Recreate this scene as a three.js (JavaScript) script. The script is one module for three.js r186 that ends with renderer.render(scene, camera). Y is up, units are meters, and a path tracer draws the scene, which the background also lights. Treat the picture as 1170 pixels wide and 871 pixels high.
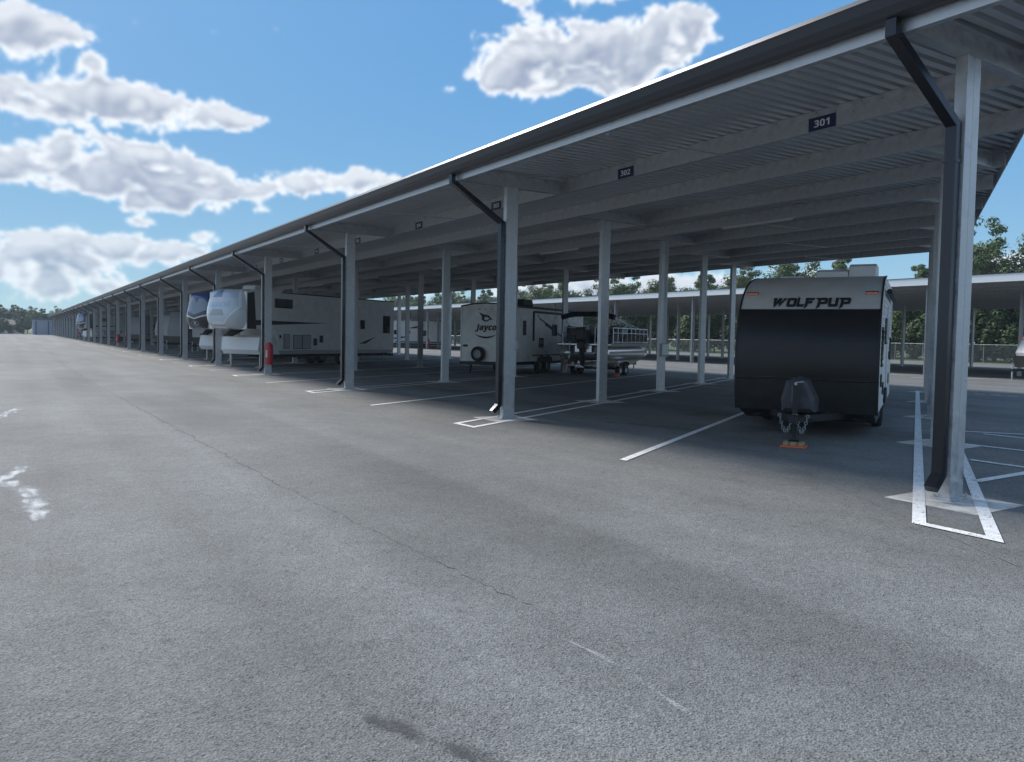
import * as THREE from 'three';
import { mergeGeometries } from 'three/addons/utils/BufferGeometryUtils.js';
import { ImprovedNoise } from 'three/addons/math/ImprovedNoise.js';
import { RoundedBoxGeometry } from 'three/addons/geometries/RoundedBoxGeometry.js';
import { FontLoader } from 'three/addons/loaders/FontLoader.js';
import { TextGeometry } from 'three/addons/geometries/TextGeometry.js';

// ---------------------------------------------------------------- camera
const scene = new THREE.Scene();
const camera = new THREE.PerspectiveCamera(2 * Math.atan(435.5 / 880.93) * 180 / Math.PI, 1170 / 871, 0.05, 3000);
camera.position.set(4.284, 1.65, 8.3015);
camera.rotation.order = 'YXZ';
camera.rotation.set(-0.04269, 0.998047, 0.0183917);
camera.setViewOffset(1170, 871, 0, 12.28, 1170, 871);

const renderer = new THREE.WebGLRenderer({ antialias: true });
renderer.setSize(1024, 762);
renderer.toneMapping = THREE.LinearToneMapping;
renderer.toneMappingExposure = 1.85;
renderer.shadowMap.enabled = true;

// ---------------------------------------------------------------- seeded random and noise
function rng(seed) { let s = seed >>> 0; return () => { s = (s + 0x6D2B79F5) >>> 0; let t = s; t = Math.imul(t ^ (t >>> 15), t | 1); t ^= t + Math.imul(t ^ (t >>> 7), t | 61); return ((t ^ (t >>> 14)) >>> 0) / 4294967296; }; }
const perlin = new ImprovedNoise();
function fbm(x, y, z, oct, rough = 0.52) { let a = 0.5, s = 0; for (let i = 0; i < oct; i++) { s += a * perlin.noise(x, y, z); x = x * 2.03 + 7.1; y = y * 2.03 + 3.7; z = z * 2.03 + 1.3; a *= rough; } return s; }
const smooth = (a, b, x) => { const t = Math.min(1, Math.max(0, (x - a) / (b - a))); return t * t * (3 - 2 * t); };
const mix = (a, b, t) => a + (b - a) * t;

// ---------------------------------------------------------------- sun and sky
const sunDir = new THREE.Vector3(-0.79, 0.62, 0.14).normalize();
const sun = new THREE.DirectionalLight(new THREE.Color(1, 0.955, 0.89), 2.8);
sun.position.copy(sunDir).multiplyScalar(180).add(new THREE.Vector3(-30, 0, -10));
sun.target.position.set(-30, 0, -10);
sun.castShadow = true;
sun.shadow.radius = 28;
sun.shadow.mapSize.set(4096, 4096);
Object.assign(sun.shadow.camera, { left: -240, right: 60, top: 110, bottom: -110, near: 1, far: 420 });
scene.add(sun, sun.target);

{ // air and clouds, azimuth / elevation in degrees (azimuth = atan2(z, x))
  const W = 2048, H = 1024, data = new Float32Array(W * H * 4);
  const blobs = [ // azimuth, elevation, half width, half height, strength
    [-178.4, 18.2, 2.8, 1.7, 1], [178.6, 17.8, 2.0, 1.2, .9], [-175.7, 16.7, 0.7, 0.5, .7],
    [-179.8, 13.9, 2.8, 1.3, 1], [-175.2, 14.6, 4.0, 1.6, 1.05], [-170.6, 14.6, 3.4, 1.05, 1], [-166.4, 14.4, 2.0, 0.6, .8],
    [-177.9, 10.6, 5.6, 1.6, 1.05], [-171.4, 11.3, 3.4, 1.3, 1], [-168.6, 9.9, 3.4, 1.15, 1], [-171.4, 8.4, 3.2, 0.8, .95], [-177.0, 9.5, 4.2, 0.9, 1],
    [-178.0, 5.3, 6.2, 1.3, 1.05], [-171.9, 5.4, 3.8, 0.75, .95], [-169.4, 6.5, 1.0, 0.4, .7], [-178.4, 3.1, 6.4, 1.1, 1], [-171, 2.4, 5, 0.6, .8],
    [-162.5, 10.5, 2.5, 1.15, 1], [-157.9, 11.0, 4.0, 0.95, 1],
    [-146.8, 19.4, 3.9, 1.7, 1], [-141.0, 20.2, 5.7, 2.5, 1.05], [-135.3, 21.1, 2.5, 2.1, 1], [-148.6, 18.3, 2.7, 0.8, .9], [-139.9, 18.3, 2.0, 1.0, .9],
    [-147.4, 23.3, 1.3, 0.6, .9], [-141.0, 23.9, 3.6, 0.9, .9], [-165.2, 8.5, 0.8, 0.35, .6], [-172.6, 7.1, 1.2, 0.35, .6],
    [-114.8, 4.6, 3.4, 1.7, .9], [-138.6, 3.2, 12, 2.0, 1.05], [-126, 3.0, 7, 1.4, .9], [-113, 12.0, 2.0, 0.6, .6],
  ];
  const D = Math.PI / 180;
  for (const b of blobs) { b.v = [Math.cos(b[1] * D) * Math.cos(b[0] * D), Math.sin(b[1] * D), Math.cos(b[1] * D) * Math.sin(b[0] * D)]; b.c = Math.cos(b[1] * D); }
  function cover(az, el) { // large scale coverage field
    let s = 0;
    for (const b of blobs) {
      let da = az - b[0]; if (da > 180) da -= 360; if (da < -180) da += 360;
      const x = da / b[2], y = (el - b[1]) / b[3], r = x * x + y * y;
      if (r < 6) s += b[4] * Math.exp(-r * 0.95);
    }
    let m = Math.min(1, s * 1.8 - 0.95);
    // outside the mapped sector: unseen scattered clouds, coverage raised to whiten and brighten shade
    let d = az + 147; if (d > 180) d -= 360; if (d < -180) d += 360;
    const out = Math.max(smooth(36, 44, Math.abs(d)), smooth(26, 32, el));
    if (out > 0) {
      const k = 1 / (Math.sin(Math.max(el, 2) * D) + 0.18), cx = Math.cos(az * D) * k, cz = Math.sin(az * D) * k;
      const g = (perlin.noise(cx * 1.1 + 11, 4.2, cz * 1.1) + 0.5 * perlin.noise(cx * 2.3, 9.1, cz * 2.3 + 5)) * 2.2 - 0.02;
      m = Math.max(m, mix(-1, Math.min(1, g), out));
    }
    return m;
  }
  function density(az, el, oct = 6) {
    const c = Math.cos(el * D), x = c * Math.cos(az * D), y = Math.sin(el * D), z = c * Math.sin(az * D);
    const m = cover(az, el);
    if (m < -0.95) return -1;
    const wx = 0.035 * perlin.noise(x * 14, y * 22, z * 14 + 3), wy = 0.03 * perlin.noise(x * 14 + 9, y * 22, z * 14);
    const n = fbm((x + wx) * 21, (y + wy) * 32, z * 21, oct, 0.6);
    return m * 0.62 + n * 1.2 - 0.0;
  }
  for (let j = 0; j < H; j++) {
    const el = ((j + 0.5) / H - 0.5) * 180;
    for (let i = 0; i < W; i++) {
      const az = ((i + 0.5) / W - 0.5) * 360, o = (j * W + i) * 4;
      const e = Math.max(el, 0);
      // clear air
      const t = Math.pow(1 - Math.sin(e * D), 3.2), hz = Math.exp(-e / 5);
      const sd = Math.cos(el * D) * (Math.cos(az * D) * sunDir.x + Math.sin(az * D) * sunDir.z) + Math.sin(el * D) * sunDir.y;
      const glow = Math.pow(Math.max(sd, 0), 10) * 0.12;
      let r = mix(0.095, 0.185, t) + hz * 0.30 + glow, g = mix(0.272, 0.430, t) + hz * 0.25 + glow, b = mix(0.575, 0.680, t) + hz * 0.01 + glow * 0.8;
      if (el > -2) {
        const d = density(az, Math.max(el, 0));
        const a = smooth(-0.02, 0.26, d);
        if (a > 0) {
          // towards the sun: thinner there means this edge is lit
          const da = 1.0, e0 = Math.max(el, 0), dl = density(az, e0, 3), d2 = density(az - da * 0.35, e0 + da * 0.9, 3);
          const thick = smooth(0.04, 0.66, dl * 0.72 + d * 0.28);
          const lit = Math.min(1, Math.max(0, 0.25 + (dl - d2) * 0.9));
          const s = Math.max(1 - thick, lit * 0.55);
          const cr = mix(0.30, 1.0, s), cg = mix(0.355, 1.02, s), cb = mix(0.47, 1.03, s);
          const aa = a * (0.97 - 0.35 * hz);
          r = mix(r, cr, aa); g = mix(g, cg, aa); b = mix(b, cb, aa);
        }
      }
      const k = 1 / 1.54; // so that the picture of the sky has these values at the exposure above
      if (el < -1) { r = 0.20; g = 0.21; b = 0.20; }
      data[o] = r * k; data[o + 1] = g * k; data[o + 2] = b * k; data[o + 3] = 1;
    }
  }
  const sky = new THREE.DataTexture(data, W, H, THREE.RGBAFormat, THREE.FloatType);
  sky.mapping = THREE.EquirectangularReflectionMapping;
  sky.magFilter = THREE.LinearFilter; sky.minFilter = THREE.LinearFilter;
  sky.colorSpace = THREE.LinearSRGBColorSpace; sky.wrapS = THREE.RepeatWrapping;
  sky.needsUpdate = true;
  scene.background = sky; scene.environment = sky;
}
scene.fog = new THREE.FogExp2(new THREE.Color(0.62, 0.70, 0.78), 0.00045);

// ---------------------------------------------------------------- textures
function wrapBlur(src, n, r) { // separable box blur that wraps
  const tmp = new Float32Array(n * n), out = new Float32Array(n * n), k = 1 / (2 * r + 1);
  for (let y = 0; y < n; y++) { let s = 0; for (let i = -r; i <= r; i++) s += src[y * n + ((i + n) % n)]; for (let x = 0; x < n; x++) { tmp[y * n + x] = s * k; s += src[y * n + ((x + r + 1) % n)] - src[y * n + ((x - r + n) % n)]; } }
  for (let x = 0; x < n; x++) { let s = 0; for (let i = -r; i <= r; i++) s += tmp[((i + n) % n) * n + x]; for (let y = 0; y < n; y++) { out[y * n + x] = s * k; s += tmp[((y + r + 1) % n) * n + x] - tmp[((y - r + n) % n) * n + x]; } }
  return out;
}
function whiteNoise(n, seed) { const R = rng(seed), a = new Float32Array(n * n); for (let i = 0; i < a.length; i++) a[i] = R() + R() + R() - 1.5; return a; }
function normalise(a) { let m = 0, v = 0; for (const x of a) m += x; m /= a.length; for (const x of a) v += (x - m) * (x - m); v = Math.sqrt(v / a.length) || 1; for (let i = 0; i < a.length; i++) a[i] = (a[i] - m) / v; return a; }
function noiseLayer(n, seed, r) { let a = whiteNoise(n, seed); if (r > 0) { a = wrapBlur(a, n, r); if (r > 1) a = wrapBlur(a, n, r); } return normalise(a); }
const toS = l => { l = Math.min(1, Math.max(0, l)); return Math.round(255 * (l <= 0.0031308 ? l * 12.92 : 1.055 * Math.pow(l, 1 / 2.4) - 0.055)); };
function colourTex(n, fn, repeat) { // fn(i) -> linear rgb
  const d = new Uint8Array(n * n * 4);
  for (let i = 0; i < n * n; i++) { const c = fn(i); d[i * 4] = toS(c[0]); d[i * 4 + 1] = toS(c[1]); d[i * 4 + 2] = toS(c[2]); d[i * 4 + 3] = 255; }
  return finish(new THREE.DataTexture(d, n, n), repeat, true);
}
function greyTex(n, fn, repeat) {
  const d = new Uint8Array(n * n * 4);
  for (let i = 0; i < n * n; i++) { const v = Math.round(255 * Math.min(1, Math.max(0, fn(i)))); d[i * 4] = d[i * 4 + 1] = d[i * 4 + 2] = v; d[i * 4 + 3] = 255; }
  return finish(new THREE.DataTexture(d, n, n), repeat, false);
}
function finish(t, repeat, srgb) {
  t.wrapS = t.wrapT = THREE.RepeatWrapping; t.repeat.set(repeat, repeat); t.magFilter = THREE.LinearFilter; t.minFilter = THREE.LinearMipmapLinearFilter; t.generateMipmaps = true;
  if (srgb) t.colorSpace = THREE.SRGBColorSpace; t.needsUpdate = true; return t;
}
const M = {};
{ // asphalt: 5.2 m tile
  const n = 2048, f = noiseLayer(n, 11, 1), g = noiseLayer(n, 12, 3), h = noiseLayer(n, 13, 12), p = noiseLayer(n, 14, 60), w = whiteNoise(n, 15);
  const rep = 1 / 5.2;
  const map = colourTex(n, i => { let v = 0.29 * (1 + 0.24 * f[i] + 0.16 * w[i] + 0.05 * g[i] + 0.035 * h[i] + 0.025 * p[i]); if (w[i] > 1.05 && f[i] > 0.2) v *= 2.0; if (g[i] < -2.6) v *= 0.7; return [v * 0.985, v, v * 0.975]; }, rep);
  const bump = greyTex(n, i => 0.5 + 0.17 * f[i] + 0.08 * g[i], rep);
  M.asphalt = new THREE.MeshStandardMaterial({ map, bumpMap: bump, bumpScale: 0.006, roughness: 0.88, vertexColors: true });
}
{
  const n = 512, f = noiseLayer(n, 21, 1), g = noiseLayer(n, 22, 5), h = noiseLayer(n, 23, 24);
  const rep = 1 / 1.4;
  M.concrete = new THREE.MeshStandardMaterial({ map: colourTex(n, i => { const v = 0.52 * (1 + 0.05 * f[i] + 0.06 * g[i] + 0.11 * h[i]); return [v, v * 0.95, v * 0.87]; }, rep), roughness: 0.9 });
  const alpha = greyTex(n, i => (g[i] + 0.5 * f[i] > 1.95 ? 0 : 1), 1 / 0.8);
  M.paint = new THREE.MeshStandardMaterial({ map: colourTex(n, i => { const v = 0.74 * (1 + 0.03 * f[i] + 0.035 * g[i] + 0.05 * h[i]) * (h[i] + 0.4 * g[i] > 1.5 ? 0.72 : 1); return [v, v, v * 0.99]; }, 1 / 0.9), alphaMap: alpha, alphaTest: 0.5, roughness: 0.75 });
  // galvanised steel: cloudy spangle
  const gm = colourTex(n, i => { const v = 0.53 * (1 + 0.02 * f[i] + 0.04 * g[i] + 0.055 * h[i]); return [v * 0.97, v, v * 1.03]; }, 1 / 0.7);
  const gr = greyTex(n, i => 0.50 + 0.05 * g[i] + 0.06 * h[i], 1 / 0.7);
  M.galv = new THREE.MeshStandardMaterial({ map: gm, roughnessMap: gr, roughness: 1, metalness: 0.8 });
  const dm = colourTex(n, i => { const v = 0.66 * (1 + 0.015 * f[i] + 0.02 * h[i]); return [v * 0.98, v, v * 1.03]; }, 1 / 1.7);
  M.deck = new THREE.MeshStandardMaterial({ map: dm, roughness: 0.42, metalness: 0.7 });
  M.spout = new THREE.MeshStandardMaterial({ color: new THREE.Color(0.04, 0.043, 0.052), roughness: 0.2, metalness: 0.8 });
  M.gutter = new THREE.MeshStandardMaterial({ color: new THREE.Color(0.075, 0.08, 0.092), roughness: 0.38, metalness: 0.8 });
  M.fascia = new THREE.MeshStandardMaterial({ color: new THREE.Color(0.86, 0.89, 0.89), roughness: 0.35 });
  M.navy = new THREE.MeshStandardMaterial({ color: new THREE.Color(0.008, 0.014, 0.075), roughness: 0.4 });
  M.white = new THREE.MeshStandardMaterial({ color: new THREE.Color(0.78, 0.78, 0.77), roughness: 0.5 });
  M.rvWhite = new THREE.MeshPhysicalMaterial({ map: colourTex(n, i => { const v = 0.76 * (1 + 0.012 * g[i] + 0.03 * h[i]); return [v, v, v * 0.98]; }, 1 / 2.2), roughness: 0.38, clearcoat: 0.3, clearcoatRoughness: 0.25 });
  M.rvGrey = new THREE.MeshStandardMaterial({ color: new THREE.Color(0.40, 0.41, 0.42), roughness: 0.4 });
  M.rvDark = new THREE.MeshStandardMaterial({ color: new THREE.Color(0.20, 0.21, 0.22), roughness: 0.4 });
  M.beige = new THREE.MeshStandardMaterial({ map: colourTex(n, i => { const v = 0.50 * (1 + 0.012 * f[i] + 0.03 * h[i]); return [v, v * 0.965, v * 0.90]; }, 1 / 2), roughness: 0.5 });
  M.siding = new THREE.MeshStandardMaterial({ map: colourTex(n, i => { const v = 0.72 * (1 + 0.015 * f[i] + 0.04 * h[i]); return [v, v * 0.985, v * 0.95]; }, 1 / 2), roughness: 0.42 });
  M.blackGloss = new THREE.MeshPhysicalMaterial({ map: colourTex(n, i => { const v = 0.011 * (1 + 0.05 * f[i] + 0.10 * h[i]); return [v, v * 1.02, v * 1.1]; }, 1 / 2), roughness: 0.42, specularIntensity: 0.55, clearcoat: 0.2, clearcoatRoughness: 0.2 });
  M.blackMatte = new THREE.MeshStandardMaterial({ map: colourTex(n, i => { const v = 0.012 * (1 + 0.10 * f[i] + 0.16 * h[i]); return [v, v, v]; }, 1 / 1), roughness: 0.62 });
  M.rubber = new THREE.MeshStandardMaterial({ color: new THREE.Color(0.018, 0.018, 0.018), roughness: 0.85 });
  M.frame = new THREE.MeshStandardMaterial({ color: new THREE.Color(0.02, 0.02, 0.021), roughness: 0.55, metalness: 0.2 });
  M.glass = new THREE.MeshPhysicalMaterial({ color: new THREE.Color(0.012, 0.014, 0.017), roughness: 0.06, clearcoat: 1 });
  M.rim = new THREE.MeshStandardMaterial({ color: new THREE.Color(0.42, 0.42, 0.43), roughness: 0.35, metalness: 0.85 });
  M.alu = new THREE.MeshStandardMaterial({ map: colourTex(n, i => { const v = 0.72 * (1 + 0.02 * f[i] + 0.04 * h[i]); return [v, v, v * 1.01]; }, 1), roughness: 0.27, metalness: 0.9 });
  M.cover = new THREE.MeshStandardMaterial({ map: colourTex(n, i => { const v = 0.045 * (1 + 0.08 * f[i] + 0.12 * h[i]); return [v * 0.92, v, v * 1.16]; }, 1), roughness: 0.55 });
  M.wood = new THREE.MeshStandardMaterial({ color: new THREE.Color(0.34, 0.25, 0.15), roughness: 0.8 });
  M.orange = new THREE.MeshStandardMaterial({ color: new THREE.Color(0.75, 0.16, 0.06), roughness: 0.55 });
  M.amber = new THREE.MeshPhysicalMaterial({ color: new THREE.Color(0.65, 0.10, 0.02), roughness: 0.2, clearcoat: 1 });
  M.red = new THREE.MeshStandardMaterial({ color: new THREE.Color(0.42, 0.012, 0.022), roughness: 0.4 });
  M.yellow = new THREE.MeshStandardMaterial({ color: new THREE.Color(0.7, 0.45, 0.05), roughness: 0.6 });
  M.box = new THREE.MeshStandardMaterial({ color: new THREE.Color(0.30, 0.32, 0.33), roughness: 0.55, metalness: 0.2 });
  M.canvas = new THREE.MeshStandardMaterial({ color: new THREE.Color(0.012, 0.012, 0.014), roughness: 0.9 });
  M.tube = new THREE.MeshStandardMaterial({ color: new THREE.Color(0.74, 0.76, 0.76), roughness: 0.35 });
  M.door = new THREE.MeshStandardMaterial({ color: new THREE.Color(0.30, 0.33, 0.38), roughness: 0.5, metalness: 0.2 });
  M.blueTrim = new THREE.MeshStandardMaterial({ color: new THREE.Color(0.05, 0.09, 0.20), roughness: 0.5 });
  M.tar = new THREE.MeshStandardMaterial({ color: new THREE.Color(0.07, 0.07, 0.07), roughness: 0.9 });
  M.joint = new THREE.MeshStandardMaterial({ color: new THREE.Color(0.19, 0.19, 0.18), roughness: 0.9 });
  M.bark = new THREE.MeshStandardMaterial({ map: colourTex(n, i => { const v = 0.15 * (1 + 0.2 * g[i] + 0.15 * h[i]); return [v * 1.05, v, v * 0.9]; }, 1 / 1.5), roughness: 0.95 });
  M.leaf = new THREE.MeshStandardMaterial({ vertexColors: true, roughness: 0.75, side: THREE.DoubleSide });
  M.grass = new THREE.MeshStandardMaterial({ map: colourTex(n, i => { const v = 1 + 0.25 * f[i] + 0.2 * g[i] + 0.2 * h[i]; return [0.062 * v, 0.092 * v, 0.026 * v]; }, 1 / 9), roughness: 1 });
  M.brownRoof = new THREE.MeshStandardMaterial({ color: new THREE.Color(0.10, 0.085, 0.08), roughness: 0.9 });
  M.tan = new THREE.MeshStandardMaterial({ color: new THREE.Color(0.50, 0.46, 0.40), roughness: 0.8 });
}

// ---------------------------------------------------------------- helpers
const usedNames = {};
function numbered(n) { usedNames[n] = (usedNames[n] ?? -1) + 1; return usedNames[n] ? n + '_' + String(usedNames[n]).padStart(3, '0') : n; }
function metreUV(g) { // texture coordinates in metres, chosen by the face direction
  if (g.index) g = g.toNonIndexed();
  if (!g.attributes.normal) g.computeVertexNormals();
  const p = g.attributes.position, uv = new Float32Array(p.count * 2), a = new THREE.Vector3(), b = new THREE.Vector3(), c = new THREE.Vector3();
  for (let i = 0; i < p.count; i += 3) {
    a.fromBufferAttribute(p, i); b.fromBufferAttribute(p, i + 1); c.fromBufferAttribute(p, i + 2);
    const n = b.clone().sub(a).cross(c.clone().sub(a)), x = Math.abs(n.x), y = Math.abs(n.y), z = Math.abs(n.z);
    [a, b, c].forEach((q, k) => { const o = (i + k) * 2; if (x >= y && x >= z) { uv[o] = q.z; uv[o + 1] = q.y; } else if (y >= z) { uv[o] = q.x; uv[o + 1] = q.z; } else { uv[o] = q.x; uv[o + 1] = q.y; } });
  }
  g.setAttribute('uv', new THREE.BufferAttribute(uv, 2));
  for (const k of Object.keys(g.attributes)) if (!['position', 'normal', 'uv', 'color'].includes(k)) g.deleteAttribute(k);
  return g;
}
const join = geos => { const l = geos.flat(3).map(metreUV); return l.length === 1 ? l[0] : mergeGeometries(l); };
function part(name, geos, mat, parent) {
  const g = geos.isBufferGeometry && geos.userData.ready ? geos : join(Array.isArray(geos) ? geos : [geos]);
  const m = new THREE.Mesh(g, mat); m.name = name; m.castShadow = m.receiveShadow = true; parent.add(m); return m;
}
const ready = g => { g.userData.ready = true; return g; };
function thing(name, label, category, pos, turn = 0, group) {
  const o = new THREE.Group(); o.name = numbered(name); o.position.set(...pos); o.rotation.y = turn; o.userData = { label, category }; if (group) o.userData.group = group; scene.add(o); return o;
}
function solo(name, geos, mat, label, category, group) { const m = part(numbered(name), geos, mat, scene); m.userData = { label, category }; if (group) m.userData.group = group; return m; }
function struct(name, geos, mat, label) { const m = part(numbered(name), geos, mat, scene); m.userData = { kind: 'structure' }; if (label) m.userData.label = label; return m; }
function copy(o, pos, label, turn) { const c = o.clone(); c.name = numbered(o.name.replace(/_\d{3}$/, '')); c.position.set(...pos); if (turn !== undefined) c.rotation.y = turn; c.userData = { ...o.userData }; if (label) c.userData.label = label; scene.add(c); return c; }
const bx = (x0, x1, y0, y1, z0, z1) => new THREE.BoxGeometry(x1 - x0, y1 - y0, z1 - z0).translate((x0 + x1) / 2, (y0 + y1) / 2, (z0 + z1) / 2);
const rb = (x0, x1, y0, y1, z0, z1, r = 0.02, s = 2) => new RoundedBoxGeometry(x1 - x0, y1 - y0, z1 - z0, s, r).translate((x0 + x1) / 2, (y0 + y1) / 2, (z0 + z1) / 2);
function tube(a, b, r0, r1 = r0, seg = 8) {
  const A = new THREE.Vector3(...a), B = new THREE.Vector3(...b), d = B.clone().sub(A), g = new THREE.CylinderGeometry(r1, r0, d.length(), seg);
  g.applyQuaternion(new THREE.Quaternion().setFromUnitVectors(new THREE.Vector3(0, 1, 0), d.clone().normalize())); return g.translate((A.x + B.x) / 2, (A.y + B.y) / 2, (A.z + B.z) / 2);
}
function bar(a, b, w, h) { // rectangular bar from a to b (w horizontal)
  const A = new THREE.Vector3(...a), B = new THREE.Vector3(...b), d = B.clone().sub(A), L = d.length(); d.normalize();
  const up = Math.abs(d.y) > 0.95 ? new THREE.Vector3(0, 0, 1) : new THREE.Vector3(0, 1, 0), s = new THREE.Vector3().crossVectors(up, d).normalize(), u = new THREE.Vector3().crossVectors(d, s);
  return new THREE.BoxGeometry(w, h, L).applyMatrix4(new THREE.Matrix4().makeBasis(s, u, d).setPosition(A.add(B).multiplyScalar(0.5)));
}
function pipe(pts, r, seg = 8, smoothIt = true) { const v = pts.map(p => new THREE.Vector3(...p)); const c = smoothIt ? new THREE.CatmullRomCurve3(v) : new THREE.CatmullRomCurve3(v, false, 'catmullrom', 0.01); return new THREE.TubeGeometry(c, pts.length * 6, r, seg, false); }
function extrudeX(pts, x0, x1, bevel = 0) { // side outline of [z, y] pairs pushed along x
  const s = new THREE.Shape(pts.map(p => new THREE.Vector2(-p[0], p[1])));
  const g = new THREE.ExtrudeGeometry(s, { depth: x1 - x0 - 2 * bevel, bevelEnabled: bevel > 0, bevelThickness: bevel, bevelSize: bevel, bevelOffset: -bevel, bevelSegments: 2, curveSegments: 6 });
  return g.rotateY(Math.PI / 2).translate(x0 + bevel, 0, 0);
}
function extrudeZ(pts, z0, z1, bevel = 0, holes) { // front outline of [x, y] pairs pushed along z
  const s = new THREE.Shape(pts.map(p => new THREE.Vector2(...p)));
  if (holes) for (const h of holes) s.holes.push(new THREE.Path(h.map(p => new THREE.Vector2(...p))));
  return new THREE.ExtrudeGeometry(s, { depth: z1 - z0 - 2 * bevel, bevelEnabled: bevel > 0, bevelThickness: bevel, bevelSize: bevel, bevelOffset: -bevel, bevelSegments: 1 }).translate(0, 0, z0 + bevel);
}
function flat(pts, y) { // polygon of [x, z] lying on the ground
  const s = new THREE.Shape(pts.map(p => new THREE.Vector2(p[0], -p[1]))); return new THREE.ShapeGeometry(s).rotateX(-Math.PI / 2).translate(0, y, 0);
}
const font = await new FontLoader().loadAsync('fonts/droid/droid_sans_bold.typeface.json');
function text(str, size, depth, stretch = 1, bold = 0) { const g = new TextGeometry(str, { font, size, depth, curveSegments: 3, bevelEnabled: bold > 0, bevelSize: bold, bevelThickness: 0.001, bevelSegments: 1 }); g.computeBoundingBox(); const b = g.boundingBox; return g.translate(-(b.min.x + b.max.x) / 2, -(b.min.y + b.max.y) / 2, 0).scale(stretch, 1, 1); }
function wheelGeo(r, w) { // axis along x, centred
  const p = [[r * 0.60, -w / 2], [r * 0.9, -w / 2], [r * 0.985, -w * 0.36], [r, -w * 0.25], [r, w * 0.25], [r * 0.985, w * 0.36], [r * 0.9, w / 2], [r * 0.60, w / 2], [r * 0.58, 0], [r * 0.60, -w / 2]].map(q => new THREE.Vector2(...q));
  return new THREE.LatheGeometry(p, 24).rotateZ(Math.PI / 2);
}
function rimGeo(r, w) {
  const p = [[0, w * 0.18], [r * 0.16, w * 0.2], [r * 0.2, w * 0.08], [r * 0.44, w * 0.14], [r * 0.56, w * 0.3], [r * 0.60, w * 0.46], [r * 0.60, -w * 0.46], [0.0, -w * 0.3]].map(q => new THREE.Vector2(...q));
  const g = new THREE.LatheGeometry(p, 20).rotateZ(-Math.PI / 2); return g;
}
function wheel(parent, x, y, z, r, w, side = 1) {
  const t = part('wheel', wheelGeo(r, w).translate(x, y, z), M.rubber, parent);
  const g = rimGeo(r, w); if (side < 0) g.rotateY(Math.PI);
  part('rim', g.translate(x, y, z), M.rim, t); return t;
}

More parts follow.
